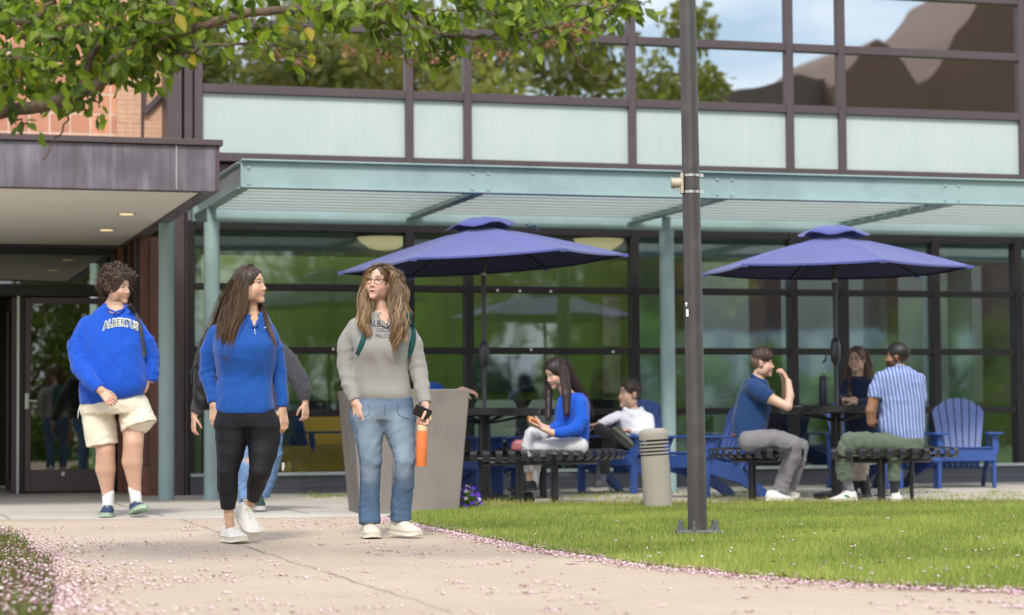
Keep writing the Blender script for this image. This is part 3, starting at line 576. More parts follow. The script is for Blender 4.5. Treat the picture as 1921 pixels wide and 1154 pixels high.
# secondary twigs fan out above and around the limbs
def twig(px,py,d,dx,dy,L,dens=1.2):
    p=[(px,py,d),(px+dx*.5+rs.uniform(-8,8),py+dy*.5+rs.uniform(-8,8),d+rs.uniform(-.2,.2)),(px+dx,py+dy,d+rs.uniform(-.3,.3))]
    limb('twig',p,.007,.0025,dens,5)
for k in range(34): x=rs.uniform(-40,340); twig(x,rs.uniform(-20,150)*(1-.35*(x>250)),rs.uniform(9.4,10.6),rs.uniform(-90,110),rs.uniform(-60,35),1)
for k in range(26): x=rs.uniform(340,1120); twig(x,rs.uniform(-25,42),rs.uniform(9.3,10.3),rs.uniform(30,120),rs.uniform(-25,35),1)
P=[];D=[];sz=[]
for q,d,dens in TW:
    L=np.linalg.norm(d); n=rs.poisson(dens*L*44)
    for k in range(n):
        p=q+d*rs.rand()+rs.normal(0,.028,3); P.append(p); dd=rs.normal(size=3)*.7+d/L*.5+np.array([0,0,-.75]); D.append(dd); sz.append(rs.uniform(.05,.095))
# dense mass upper left
def okpx(x,y): 
    return (y<195-.0*x and x<150) or (x<240 and y<170-.25*max(0,x-150)) or (x<330 and y<120) or (y<60 and x<1120) or (y<100 and 380<x<1090)
for k in range(3200):
    x=rs.uniform(-60,1140) if k%3==0 else rs.uniform(-60,360); y=rs.uniform(-60,200)
    if not okpx(x,y): continue
    if math.sin(x*.031+1)*math.cos(y*.045+x*.011)+rs.normal(0,.35)<-.25: continue
    P.append(WB(x,y,rs.uniform(9.5,9.8) if rs.rand()<.09 else rs.uniform(10.0,10.9))); D.append(rs.normal(size=3)*.7+np.array([.2,0,-.7])); sz.append(rs.uniform(.05,.095))
P=np.array(P);D=np.array(D);sz=np.array(sz);n=len(P); t=rs.rand(n)[:,None]
t=t**1.25; col=np.array([.04,.075,.01])*(1-t)+np.array([.27,.36,.04])*t; yl=rs.rand(n)<.025; col[yl]=np.array([.38,.30,.04])
leafmesh('foliage',P,D,rs.normal(size=(n,3))+np.array([0,-.5,.8]),sz,sz*.27,col,M['leaf'],ct_)
# spent blossom clusters hanging from the twigs
P=[];D=[]
for x,y,s in [(1063,50,26),(1100,52,18),(900,92,12),(945,100,12),(650,95,10),(720,100,10),(815,110,8),(764,115,8),(520,100,9),(850,105,8),(1030,80,10),(740,20,14),(870,8,14),(560,115,8),(110,40,10),(225,30,10),(40,110,9)]:
    for k in range(int(s*1.3)): P.append(WB(x+rs.normal(0,s*.55),y+rs.normal(0,s*.4),9.6+rs.normal(0,.03))); D.append(rs.normal(size=3)+np.array([0,0,-1.2]))
P=np.array(P);D=np.array(D);n=len(P);t=rs.rand(n)[:,None]
leafmesh('spent_blossom',P,D,rs.normal(size=(n,3)),rs.uniform(.015,.035,n),rs.uniform(.006,.012,n),np.array([.13,.045,.035])*(1-t)+np.array([.42,.24,.17])*t,M['leaf'],ct_)
# ================================================================ street furniture
M['blue']=mat('blue_plastic_lumber',(.03,.08,.29),.42,var=.12,vs=5,stretch=(1,1,.3))
M['blue_lit']=mat('blue_slat_lit',(.06,.12,.38),.42,var=.10,vs=5)  # paler copy of the blue: front light on back slats put into colour
M['blackmetal']=mat('black_coated_metal',(.012,.012,.014),.35,.1,var=.2,vs=8)
M['strap']=mat('grey_black_strap',(.035,.035,.04),.32,.2,var=.3,vs=12)
M['canvas']=mat('blue_canvas',(.075,.085,.295),.85,var=.16,vs=2,bump=.25,bs=500,sheen=.3)
M['canvas_shade']=mat('shaded_canvas',(.02,.022,.07),.9,var=.1)  # darker canvas copy, shade under the umbrellas put into its colour
M['pole']=mat('umbrella_pole',(.06,.06,.065),.35,.4)
M['lamp']=mat('bronze_lamp_post',(.075,.067,.064),.45,.25,var=.16,vs=5,grime=(.105,.095,.088),gs=7)
M['bolt']=mat('galvanised_bolt',(.20,.20,.21),.45,.7)
M['concrete']=mat('precast_concrete',(.37,.335,.28),.85,var=.13,vs=2.5,grime=(.33,.30,.24),gs=2.2,bump=.3,bs=120)
M['planter']=mat('planter_concrete',(.20,.175,.155),.7,var=.32,vs=1.6,stretch=(1,1,.5),grime=(.26,.225,.195),gs=2.6,bump=.2,bs=90)
# lamp post
p0=G(1309,1007); lp=empty('lamp_post',(p0[0],p0[1],.022),0,'dark bronze round lamp post bolted to a plate in the lawn','lamp post')
tl=-.0075
MB().lathe([(.058,.02),(.058,.06),(.055,1.5),(.050,3.2),(.046,4.3)],n=32,M=Matrix.Rotation(tl,4,'Y')).build('pole',M['lamp'],lp,auto=.5)
MB().box(-.13,.13,-.13,.13,0,.02).build('base_plate',M['bolt'],lp,bevel=.004,seg=1)
for x,y in ((-.105,-.09),(.105,-.09),(-.03,-.118),(.1,.1),(-.1,.1)):
    MB().lathe([(.009,.02),(.009,.075),(.008,.078)],(x,y,0),8).lathe([(.017,.0205),(.017,.040)],(x,y,0),6).build('anchor_bolt',M['bolt'],lp)
tx=math.sin(tl)*4.3
MB().lathe([(.03,4.3),(.05,4.36),(.20,4.42),(.21,4.46),(.16,4.52),(.05,4.58),(.01,4.6)],(tx,0,0),20).build('lamp_head',M['lamp'],lp,auto=.6)
MB().lathe([(.002,0),(.005,0),(.012,.02),(.002,.03)],n=6,M=Matrix.Translation((-.052,-.03,1.36))).box(-.058,-.044,-.052,-.05,1.30,1.345).build('sticker',M['white'],lp)
# clamp-on camera bracket
z1=W(1290,327,13.5)[2]; z2=W(1290,358,13.5)[2]; zc=(z1+z2)/2; ox=math.sin(tl)*zc
cb=empty('pole_camera',(p0[0]+ox,p0[1],zc),0,'small beige camera clamped to the lamp post with two steel bands','camera')
bg_=mat('beige_housing',(.50,.42,.33),.45,var=.1)
MB().tube([(-.118,-.02,.005),(-.06,-.02,.005)],.030,16).tube([(-.121,-.02,.005),(-.112,-.02,.005)],.034,16).build('housing',bg_,cb,auto=.6)
MB().tube([(-.1225,-.02,.005),(-.1215,-.02,.005)],.022,16).build('lens',mat('dark_lens',(.03,.03,.04),.1),cb)
MB().box(-.066,-.048,-.045,.01,-.062,.062).box(-.060,-.050,-.045,.01,.05,.066).build('bracket',bg_,cb,bevel=.005)
for z in (z1-zc,z2-zc):
    MB().lathe([(.0535,-.008),(.0565,-.008),(.0565,.008),(.0535,.008)],(0,0,z),28).box(.05,.075,-.014,-.004,z-.01,z+.01).build('band_clamp',M['steel'],cb,auto=.6)
for x in (-.105,-.085): MB().tube([(x,-.02,-.025),(x,-.02,-.045)],.004,6).build('screw',M['steel'],cb)
# bollard light, leaning a little
pb=G(1235,955); bo=empty('bollard_light',tuple(pb),0,'beige concrete bollard light with louvred top at the lawn edge','bollard'); bo.rotation_euler=(0,-.055,0)
MB().lathe([(.118,-.02),(.114,.40),(.113,.43)],n=28).build('base',M['concrete'],bo,auto=.5)
MB().lathe([(.060,.43),(.060,.565)],n=20).build('lamp_core',mat('louvre_core',(.10,.12,.09),.6),bo,auto=.5)
for k in range(4): MB().lathe([(.062,.452+k*.028),(.119,.442+k*.028),(.119,.454+k*.028),(.062,.464+k*.028)],n=28).build('louvre',M['concrete'],bo,auto=.5)
MB().lathe([(.118,.557),(.120,.60),(.112,.628),(.08,.645),(.01,.648)],n=28).build('cap',M['concrete'],bo,auto=.9)
# tapered planter
pp=np.array([-.88,17.98,0]); pl=empty('planter',tuple(pp),math.radians(11),'large tapered grey concrete planter behind the woman in grey','planter')
m=MB(); a0,a1,hh=.385,.465,.965
b=[(-a0,-a0,-.02),(a0,-a0,-.02),(a0,a0,-.02),(-a0,a0,-.02),(-a1,-a1,hh),(a1,-a1,hh),(a1,a1,hh),(-a1,a1,hh),(-a1+.07,-a1+.07,hh),(a1-.07,-a1+.07,hh),(a1-.07,a1-.07,hh),(-a1+.07,a1-.07,hh),(-a1+.09,-a1+.09,hh-.12),(a1-.09,-a1+.09,hh-.12),(a1-.09,a1-.09,hh-.12),(-a1+.09,a1-.09,hh-.12)]
m.v=b; m.f=[(0,3,2,1),(0,1,5,4),(1,2,6,5),(2,3,7,6),(3,0,4,7)]+[(4+k,4+(k+1)%4,8+(k+1)%4,8+k) for k in range(4)]+[(8+k,8+(k+1)%4,12+(k+1)%4,12+k) for k in range(4)]
m.build('concrete_body',M['planter'],pl,bevel=.008)
MB().box(-a1+.085,a1-.085,-a1+.085,a1-.085,hh-.14,hh-.10).build('soil',M['soil'],pl)
# viola plant by the planter
g=G(876,957); vp=empty('viola_plant',(g[0],g[1]+.05,0),0,'low plant with purple and white viola flowers at the foot of the planter','plant')
n=420; d=RS.normal(size=(n,3)); d[:,2]=np.abs(d[:,2]); d/=np.linalg.norm(d,axis=1)[:,None]; P=d*np.array([.12,.12,.17])*RS.uniform(.3,1,(n,1))
t=RS.rand(n)[:,None]; leafmesh('leaves',P,d+RS.normal(0,.4,(n,3)),RS.normal(size=(n,3)),RS.uniform(.02,.04,n),RS.uniform(.007,.012,n),np.array([.06,.16,.03])*(1-t)+np.array([.18,.30,.06])*t,M['leaf'],vp)
n=46; d=RS.normal(size=(n,3)); d[:,2]=np.abs(d[:,2]); d[:,1]-=.6; d/=np.linalg.norm(d,axis=1)[:,None]; c0=d*np.array([.125,.125,.19])
P=np.repeat(c0,5,0); a=np.tile(np.arange(5)*2*PI/5,n); D=np.stack([np.cos(a),np.zeros(5*n)-.2,np.sin(a)],1); colr=np.where((RS.rand(n)<.2)[:,None],np.array([.75,.72,.8]),np.array([.14,.05,.50])*RS.uniform(.6,1.5,(n,1)))
leafmesh('flowers',P,D,np.tile([0,-1.,.1],(5*n,1)),RS.uniform(.014,.020,5*n),np.full(5*n,.008),np.repeat(colr,5,0),M['petal'],vp)
# ---------------------------------------------------------------- round tables
T1=(-.255,20.3); T2=(2.90,20.2)
def round_table(x,y,label):
    t=empty('round_table',(x,y,0),0,label,'table','round black patio tables')
    MB().lathe([(.0,.765),(.485,.765),(.505,.775),(.505,.825),(.495,.835),(.0,.835)],n=40).build('tabletop',M['blackmetal'],t,auto=.5)
    MB().lathe([(.055,.03),(.055,.775)],n=16).lathe([(.10,.012),(.08,.04),(.055,.05)],n=16).build('pedestal',M['blackmetal'],t,auto=.6)
    for k in range(4):
        a=k*PI/2+.4; MB().bar((.05*math.cos(a),.05*math.sin(a),.70),(.40*math.cos(a),.40*math.sin(a),.765),.03,.02).build('table_bracket',M['blackmetal'],t)
    MB().lathe([(.01,0),(.19,0),(.19,.012),(.01,.012)],n=20).build('foot_plate',M['blackmetal'],t,auto=.5)
    return t
round_table(*T1,'round black table under the left umbrella beside the planter'); round_table(*T2,'round black table under the right umbrella with three people')
# ---------------------------------------------------------------- curved strap benches
def bench(T,a0,a1,label,r=.93,w=.36,z=.475,posts=(.3,.7),thin=()):
    """seat of looped straps on an arc about the table centre; angles in degrees, 270 = towards the camera"""
    t=empty('curved_bench',(T[0],T[1],0),0,label,'bench','curved strap benches round the patio tables')
    A0,A1=math.radians(a0),math.radians(a1); n=int(abs(A1-A0)*r/.092); 
    pc=lambda a,rr,zz:(rr*math.cos(a),rr*math.sin(a),zz)
    m=MB()
    for rr in (r-w/2+.03,r+w/2-.03): m.tube([pc(A0+(A1-A0)*k/16,rr,z-.075) for k in range(17)],.013,8)
    m.tube([pc(A0+(A1-A0)*(.1+.8*k/16),r,z-.115) for k in range(17)],.022,8); m.build('seat_rail',M['blackmetal'],t,smooth=True)
    m=MB()
    for k in range(n+1):
        a=A0+(A1-A0)*k/n; hw=.029
        prof=[]
        for j in range(13):                            # strap loops over both rails
            s=-1+2*j/12; prof.append((r+s*w/2,z-.004-.012*s*s))
        o=[(r+w/2+.018,z-.035),(r+w/2+.014,z-.066),(r+w/2-.01,z-.088),(r+w/2-.05,z-.092)]; i_=[(r-w/2-.018,z-.035),(r-w/2-.014,z-.066),(r-w/2+.01,z-.088),(r-w/2+.05,z-.092)]
        prof=i_[::-1]+prof+o
        T_=(-math.sin(a),math.cos(a)); b=len(m.v)
        for rr,zz in prof:
            for s in (-hw,hw):
                for dz in (0,.006): m.v.append((rr*math.cos(a)+T_[0]*s,rr*math.sin(a)+T_[1]*s,zz-dz))
        for j in range(len(prof)-1):
            q=b+j*4; m.f+=[(q,q+4,q+6,q+2),(q+1,q+3,q+7,q+5),(q,q+1,q+5,q+4),(q+2,q+6,q+7,q+3)]
    m.build('strap_seat',M['strap'],t)
    m=MB(); m.box(-.05,.05,-.05,.05,0,.001)
    for f in posts:
        a=A0+(A1-A0)*f; x,y,_=pc(a,r,0); MB().lathe([(.034,.0),(.034,z-.10)],(x,y,0),14).lathe([(.07,.0),(.07,.010)],(x,y,0),14).build('post',M['blackmetal'],t,auto=.6)
    for f in thin:
        a=A0+(A1-A0)*f; x,y,_=pc(a,r,0); MB().lathe([(.017,.0),(.017,.16),(.03,.18),(.03,.24),(.02,.26),(.02,z-.10)],(x,y,0),12).lathe([(.05,.0),(.05,.008)],(x,y,0),14).build('post',M['blackmetal'],t,auto=.6)
    return t
bench(T1,262,336,'curved black strap bench where the long haired girl in blue sits',r=1.15,posts=(.32,.54),thin=()); bench(T1,30,80,'curved black strap bench on the far side of the left table',posts=(.5,))
bench(T2,180,238,'curved black strap bench under the man in the navy polo',r=.96,posts=(.55,)); bench(T2,261,313,'curved black strap bench under the man in the striped shirt',r=1.1,posts=(.39,),thin=(.68,)); bench(T2,32,80,'curved black strap bench behind the right table under the woman with glasses',posts=(.5,))
# ---------------------------------------------------------------- umbrellas
def umbrella(T,R,rot,tilt,zr,za,label,knot=False):
    u=empty('patio_umbrella',(T[0],T[1],0),0,label,'umbrella','blue canvas patio umbrellas'); Mt=Matrix.Translation((0,0,zr))@Euler((0,tilt,0)).to_matrix().to_4x4()
    rise=za-zr; m=MB(); ns=8; nr=8
    c=[]
    def P(f,s):                                         # f 0..6 round the hexagon, s 0 centre .. 1 rim ; slight scallop between ribs
        k=math.floor(f)%6; t=f-math.floor(f); a,b=[math.radians(rot+60*(k+q)) for q in (0,1)]
        x=(math.cos(a)*(1-t)+math.cos(b)*t)*R*s; y=(math.sin(a)*(1-t)+math.sin(b)*t)*R*s
        sag=-.045*4*t*(1-t)*s*math.sin(PI*min(1,s*.9)); z=rise*(1-s)+.014*math.sin(PI*s)*1.0+sag
        return tuple(Mt@Vector((x,y,z)))
    b=0; N_=6*ns
    for i in range(nr+1):
        s=.13+.87*i/nr
        for k in range(N_): m.v.append(P(k/ns,s))
    for i in range(nr):
        for k in range(N_): k2=(k+1)%N_; m.f.append((i*N_+k,i*N_+k2,(i+1)*N_+k2,(i+1)*N_+k))
    for k in range(N_):                                 # short hem
        x=P(k/ns,1.); m.v.append((x[0],x[1],x[2]-.018))
    q=(nr+1)*N_
    for k in range(N_): k2=(k+1)%N_; m.f.append((nr*N_+k,nr*N_+k2,q+k2,q+k))
    cn=m.build('canopy',M['canvas'],u,auto=.28)
    md=cn.modifiers.new('thickness','SOLIDIFY'); md.thickness=.004; md.offset=-1; cn.data.materials.append(M['canvas_shade']); md.material_offset=1
    v=MB(); 
    for i in range(5):
        s=i/4
        for k in range(24):
            a=2*PI*k/24+math.radians(rot); rr=.02+.31*s; hexr=rr*(.93+.07*math.cos(6*(a-math.radians(rot)))); z=rise*.90+.105-.085*s*s+.018*math.sin(a*5+1)*s
            v.v.append(tuple(Mt@Vector((hexr*math.cos(a),hexr*math.sin(a),z))))
    for i in range(4):
        for k in range(24): k2=(k+1)%24; v.f.append((i*24+k,i*24+k2,(i+1)*24+k2,(i+1)*24+k))
    vo=v.build('vent_flap',M['canvas'],u,smooth=True); md=vo.modifiers.new('thickness','SOLIDIFY'); md.thickness=.006
    hub=Mt@Vector((0,0,rise*.9)); lo=Vector((0,0,zr-.02+.0))
    for k in range(6):
        a=math.radians(rot+60*k); pts=[tuple(Mt@Vector((math.cos(a)*R*s,math.sin(a)*R*s,rise*(1-s)+.014*math.sin(PI*s)-.016))) for s in (.05,.3,.6,.97)]
        rb=MB(); 
        for i in range(3): rb.bar(pts[i],pts[i+1],.014,.018)
        rb=rb.build('rib',M['pole'],u); mid=Mt@Vector((math.cos(a)*R*.5,math.sin(a)*R*.5,rise*.5+.014-.02))
        MB().bar((.02*math.cos(a),.02*math.sin(a),zr+.06),tuple(mid),.010,.014).build('strut',M['pole'],rb)
        tip=Mt@Vector((math.cos(a)*R,math.sin(a)*R,-.012)); MB().box(tip[0]-.03,tip[0]+.03,tip[1]-.03,tip[1]+.03,tip[2]-.02,tip[2]+.01).build('rib_pocket',M['canvas'],rb,bevel=.006)
    MB().lathe([(.0195,.0),(.0195,zr-.25)],n=14).lathe([(.024,zr-.25),(.024,zr-.12)],n=14).lathe([(.018,zr-.12),(.018,zr+rise*.88)],n=14).build('pole',M['pole'],u,auto=.6)
    MB().lathe([(.022,zr-.24),(.0235,zr-.23),(.0235,zr-.10),(.022,zr-.09)],n=14).build('joint_sleeve',M['steel'],u,auto=.6)
    MB().lathe([(.045,zr+.02),(.045,zr+.09),(.025,zr+.12)],n=14).build('hub',M['pole'],u,auto=.6)
    ck=MB().lathe([(.02,1.20),(.042,1.24),(.046,1.30),(.046,1.36),(.038,1.42),(.02,1.44)],n=16).build('crank_housing',M['pole'],u,auto=.7)
    MB().tube([(-.04,0,1.30),(-.09,-.01,1.29),(-.09,-.01,1.24)],.007,8).tube([(-.09,-.01,1.25),(-.115,-.012,1.22)],.011,8).build('crank_handle',M['pole'],ck)
    MB().lathe([(.22,.0),(.22,.05),(.05,.08),(.04,.30),(.02,.30)],n=24).build('weighted_base',M['blackmetal'],u,auto=.6)
    if knot:
        pk=Mt@Vector((.46,-.30,rise*.56+.07)); MB().tube([tuple(pk+Vector(o)) for o in ((-.06,0,.03),(-.02,-.01,.0),(.02,-.01,.02),(.05,-.02,-.03))],.009,6).build('loose_tie',mat('dark_cord',(.01,.03,.06),.7),u)
    return u
umbrella(T1,1.285,3,math.radians(3.4*-1),2.15,2.49,'tilted blue canvas umbrella over the table beside the planter',True)
umbrella(T2,1.20,-18,0.,2.06,2.38,'level blue canvas umbrella over the table with three people')
# ---------------------------------------------------------------- slatted garden chairs
def adirondack_proto(loc,rz,label,recl=.42):
    c=empty('slatted_armchair',loc,rz,label,'chair','blue slatted armchairs on the patio')          # faces local -y
    W2=.29
    for s in (-1,1):
        MB().box(s*W2-.018,s*W2+.018,-.30,-.19,0,.55).build('front_leg',M['blue'],c,bevel=.004,seg=1)
        m=MB(); Mx=Matrix(((0,0,1,s*(W2-.04)-.016),(1,0,0,0),(0,1,0,0),(0,0,0,1)))      # prism (y,z) profile extruded along x
        m.prism([(-.30,.26),(-.30,.37),(-.24,.40),(.18,.28),(.52,.06),(.56,.0),(.44,.0),(.20,.13)],.032,Mx); m.build('side_rail',M['blue'],c,bevel=.003,seg=1)
        m=MB(); m.prism([(s*.215,-.36),(s*.375,-.36),(s*.385,-.30),(s*.36,.05),(s*.31,.40),(s*.26,.40),(s*.255,.0)][::s],.024,Matrix.Translation((0,0,.55))); m.build('armrest',M['blue'],c,bevel=.005,seg=1)
        m=MB(); m.prism([(-.29,.549),(-.12,.549),(-.20,.40),(-.29,.36)],.03,Matrix(((0,0,1,s*(W2+.033)-.015),(1,0,0,0),(0,1,0,0),(0,0,0,1)))); m.build('arm_bracket',M['blue'],c)
        MB().bar((s*W2,.30,.20),(s*W2,.37,.55),.03,.06,(0,1,0)).build('rear_arm_post',M['blue'],c)
    for k in range(6):
        y=-.285+k*.085; z=.405-.285*max(0,(y+.24))*.75; MB().box(-W2+.02,W2-.02,y,y+.07,z,z+.02).build('seat_slat',M['blue'],c,bevel=.004,seg=1)
    MB().box(-W2-.02,W2+.02,-.318,-.302,.28,.395).build('front_apron',M['blue'],c,bevel=.003,seg=1)
    tl_=recl; bz,by=.20,.24
    for k in range(7):
        u=(k-3)/3.; a=u*.11; ht=lambda v:.81-.11*v*v; Lh=ht(u)
        Mk=Matrix.Translation((u*.165,by,bz))@Matrix.Rotation(-tl_,4,'X')@Matrix.Rotation(a,4,'Y')
        m=MB(); w0,w1=.025,.037; dv=.16; pts=[(-w0,0),(w0,0),(w1,ht(u+dv)-.012),(w1*.8,ht(u+dv)),(0,Lh+.002),(-w1*.8,ht(u-dv)),(-w1,ht(u-dv)-.012)]
        m.prism(pts,.02,Mk@Matrix(((1,0,0,0),(0,0,1,0),(0,1,0,0),(0,0,0,1)))); m.build('back_slat',M['blue_lit'],c,bevel=.004,seg=1)
    for h,w in ((.10,.20),(.46,.24)):
        y=by+math.sin(tl_)*h+.035; z=bz+math.cos(tl_)*h; MB().box(-w,w,y,y+.03,z-.04,z+.04).build('back_rail',M['blue'],c,bevel=.003,seg=1)
    return c
def chair_copy(src,loc,rz,label):
    c=copy_tree(src); c.location=loc; c.rotation_euler=(0,0,rz); c['label']=label; return c
gx=G(1812,915)
ch=adirondack_proto((float(gx[0]),float(gx[1])+.12,0),math.radians(-6),'empty blue armchair facing the camera right of the man in the striped shirt')
def at(px,d): p=W(px,800,d); return (float(p[0]),float(p[1]),0)
chair_copy(ch,at(1690,23.3),math.radians(14),'blue armchair mostly hidden between the striped shirt man and the empty front facing chair')
chair_copy(ch,at(1322,20.9),math.radians(-56),'blue armchair in profile behind the man in the navy polo')
chair_copy(ch,at(1160,22.5),math.radians(-30),'blue armchair where the man in the white hoodie reclines')
chair_copy(ch,at(905,21.6),math.radians(72),'blue armchair behind the left table pedestal, right of the planter')
chair_copy(ch,at(1622,23.3),math.radians(8),'blue armchair half hidden behind the right table pedestal')
chair_copy(ch,at(815,20.9),math.radians(30),'blue armchair hidden behind the planter, under the capped person')
chair_copy(ch,(float(BO[0]+BU[0]*(-1.85)+BN[0]*1.3),float(BO[1]+BU[1]*(-1.85)+BN[1]*1.3),.06),math.radians(140),'blue armchair added indoors, imitating a chair reflection in the glass left of the planter')  # added chair standing in for a reflection of the patio chairs
# grey side table between the chairs
g=at(1085,22.6); st=empty('side_table',g,0,'low pale grey side table next to the reclining man','table')
gm=mat('grey_aluminium',(.30,.31,.32),.4,.3)
MB().box(-.28,.22,-.2,.2,.40,.43).build('table_top',gm,st,bevel=.004,seg=1); MB().box(-.24,.18,-.012,.012,.17,.20).build('cross_bar',gm,st)
for x in (-.25,.19):
    for y in (-.17,.17): MB().box(x-.02,x+.02,y-.02,y+.02,0,.399).build('leg',gm,st)
# indoor chairs and sofa seen through the glass
def indoor_chair(x,y,rz,label):
    p=BO+BU*x+BN*y; c=empty('indoor_chair',(float(p[0]),float(p[1]),.06),TH+rz,label,'chair','pale chairs inside behind the glass')
    MB().box(-.22,.22,-.23,.22,.44,.47).build('seat',M['white'],c,bevel=.015); MB().prism([(-.23,.0),(.23,.0),(.25,.32),(.20,.40),(-.20,.40),(-.25,.32)],.02,Matrix.Translation((0,-.24,.50))@Matrix.Rotation(PI/2+.12,4,'X')).build('backrest',M['white'],c,bevel=.006)
    for sx_ in (-.19,.19):
        for sy in (-.2,.19): MB().bar((sx_,sy,.44),(sx_*1.1,sy*1.1,0),.02,.02).build('leg',M['steel'],c)
    return c
xs=[(915,.9,0,'pale chair back indoors behind the left umbrella pole'),(1010,1.0,.1,'pale chair back indoors left of the girl with long dark hair'),(1215,1.1,-.1,'pale chair back indoors between the white hoodie man and the teal column'),(1350,.9,.15,'pale chair back indoors behind the seated polo man'),(1680,1.2,.4,'pale chair back indoors behind the striped shirt man')]
ic=None
for px,y,rz,lb in xs:
    x=B(px,740,y)[0]
    if ic is None: ic=indoor_chair(x,y,rz,lb)
    else: 
        p=BO+BU*x+BN*y; c=copy_tree(ic); c.location=(float(p[0]),float(p[1]),.06); c.rotation_euler=(0,0,TH+rz); c['label']=lb
x=B(590,840,1.2)[0]; p=BO+BU*x+BN*1.2; sf=empty('yellow_sofa',(float(p[0]),float(p[1]),.06),TH,'mustard yellow sofa indoors behind the glass near the entrance','sofa')
ym=mat('mustard_fabric',(.50,.27,.03),.85,var=.1)
MB().box(-.9,.9,-.35,.35,.12,.42).build('seat',ym,sf,bevel=.04); MB().box(-.9,.9,.36,.52,.12,.78).build('backrest',ym,sf,bevel=.04)
for s in (-1,1): MB().box(s*.99-.08,s*.99+.08,-.35,.5,.12,.58).build('armrest',ym,sf,bevel=.04)
# drink flask on the right table
fb=W(1545,768,20.1); fl=empty('flask',(float(fb[0]),float(fb[1]),.836),0,'black insulated flask standing on the right table','bottle')
MB().lathe([(.038,0),(.040,.01),(.040,.19),(.034,.215)],n=20).build('body',mat('matt_black_steel',(.012,.012,.02),.35,.3),fl,auto=.6)
MB().lathe([(.035,.215),(.035,.255),(.028,.262),(.01,.264)],n=20).tube([(-.02,0,.262),(0,0,.285),(.02,0,.262)],.005,6).tube([(.034,0,.24),(.055,0,.25),(.055,0,.215)],.005,6).build('lid',M['blackmetal'],fl,auto=.6)
# ================================================================ organic surfaces: blended rounded limbs, meshed with surface nets
def surface_nets(D,X,Y,Z):
    S=D<0; n=[s-1 for s in D.shape]
    cor=[(a,b,c) for a in (0,1) for b in (0,1) for c in (0,1)]
    cnt=np.zeros(n,np.int8)
    for a,b,c in cor: cnt+=S[a:n[0]+a,b:n[1]+b,c:n[2]+c]
    act=(cnt>0)&(cnt<8); I=np.argwhere(act); i,j,k=I.T
    val={q:D[i+q[0],j+q[1],k+q[2]] for q in cor}; pos={q:np.stack([X[i+q[0]],Y[j+q[1]],Z[k+q[2]]],1) for q in cor}
    acc=np.zeros((len(I),3)); cn=np.zeros(len(I))
    for q in cor:
        for ax in range(3):
            if q[ax]==0:
                p=list(q); p[ax]=1; p=tuple(p); va,vb=val[q],val[p]; m=(va<0)!=(vb<0); t=np.where(m,va/(va-vb+1e-12*(~m)),0)
                acc+=(pos[q]+(pos[p]-pos[q])*t[:,None])*m[:,None]; cn+=m
    V=acc/cn[:,None]; vid=-np.ones(n,np.int64); vid[act]=np.arange(len(I)); F=[]
    def quads(e,s,a,b,c,d): F.append(np.where(s[:,None],np.stack([a,b,c,d],1),np.stack([d,c,b,a],1)))
    s=S[:-1,1:-1,1:-1]; e=np.argwhere(s!=S[1:,1:-1,1:-1]); i,j,k=e.T; j=j+1;k=k+1; quads(e,S[i,j,k],vid[i,j-1,k-1],vid[i,j,k-1],vid[i,j,k],vid[i,j-1,k])
    s=S[1:-1,:-1,1:-1]; e=np.argwhere(s!=S[1:-1,1:,1:-1]); i,j,k=e.T; i=i+1;k=k+1; quads(e,~S[i,j,k],vid[i-1,j,k-1],vid[i,j,k-1],vid[i,j,k],vid[i-1,j,k])
    s=S[1:-1,1:-1,:-1]; e=np.argwhere(s!=S[1:-1,1:-1,1:]); i,j,k=e.T; i=i+1;j=j+1; quads(e,S[i,j,k],vid[i-1,j-1,k],vid[i,j-1,k],vid[i,j,k],vid[i-1,j,k])
    return V,np.concatenate(F)
def vnormals(V,F):
    n=np.cross(V[F[:,2]]-V[F[:,0]],V[F[:,3]]-V[F[:,1]]); N=np.zeros_like(V)
    for c in range(4):
        for a in range(3): N[:,a]+=np.bincount(F[:,c],n[:,a],len(V))
    return N/(np.linalg.norm(N,axis=1)[:,None]+1e-12)
def relax(V,F,it=1,f=.5):
    for _ in range(it):
        A=np.zeros_like(V); c=np.zeros(len(V))
        for s in range(4):
            u,w=F[:,s],F[:,(s+1)%4]
            for a in range(3): A[:,a]+=np.bincount(u,V[w,a],len(V))+np.bincount(w,V[u,a],len(V))
            c+=np.bincount(u,minlength=len(V))+np.bincount(w,minlength=len(V))
        V=V*(1-f)+A/np.maximum(c,1)[:,None]*f
    return V
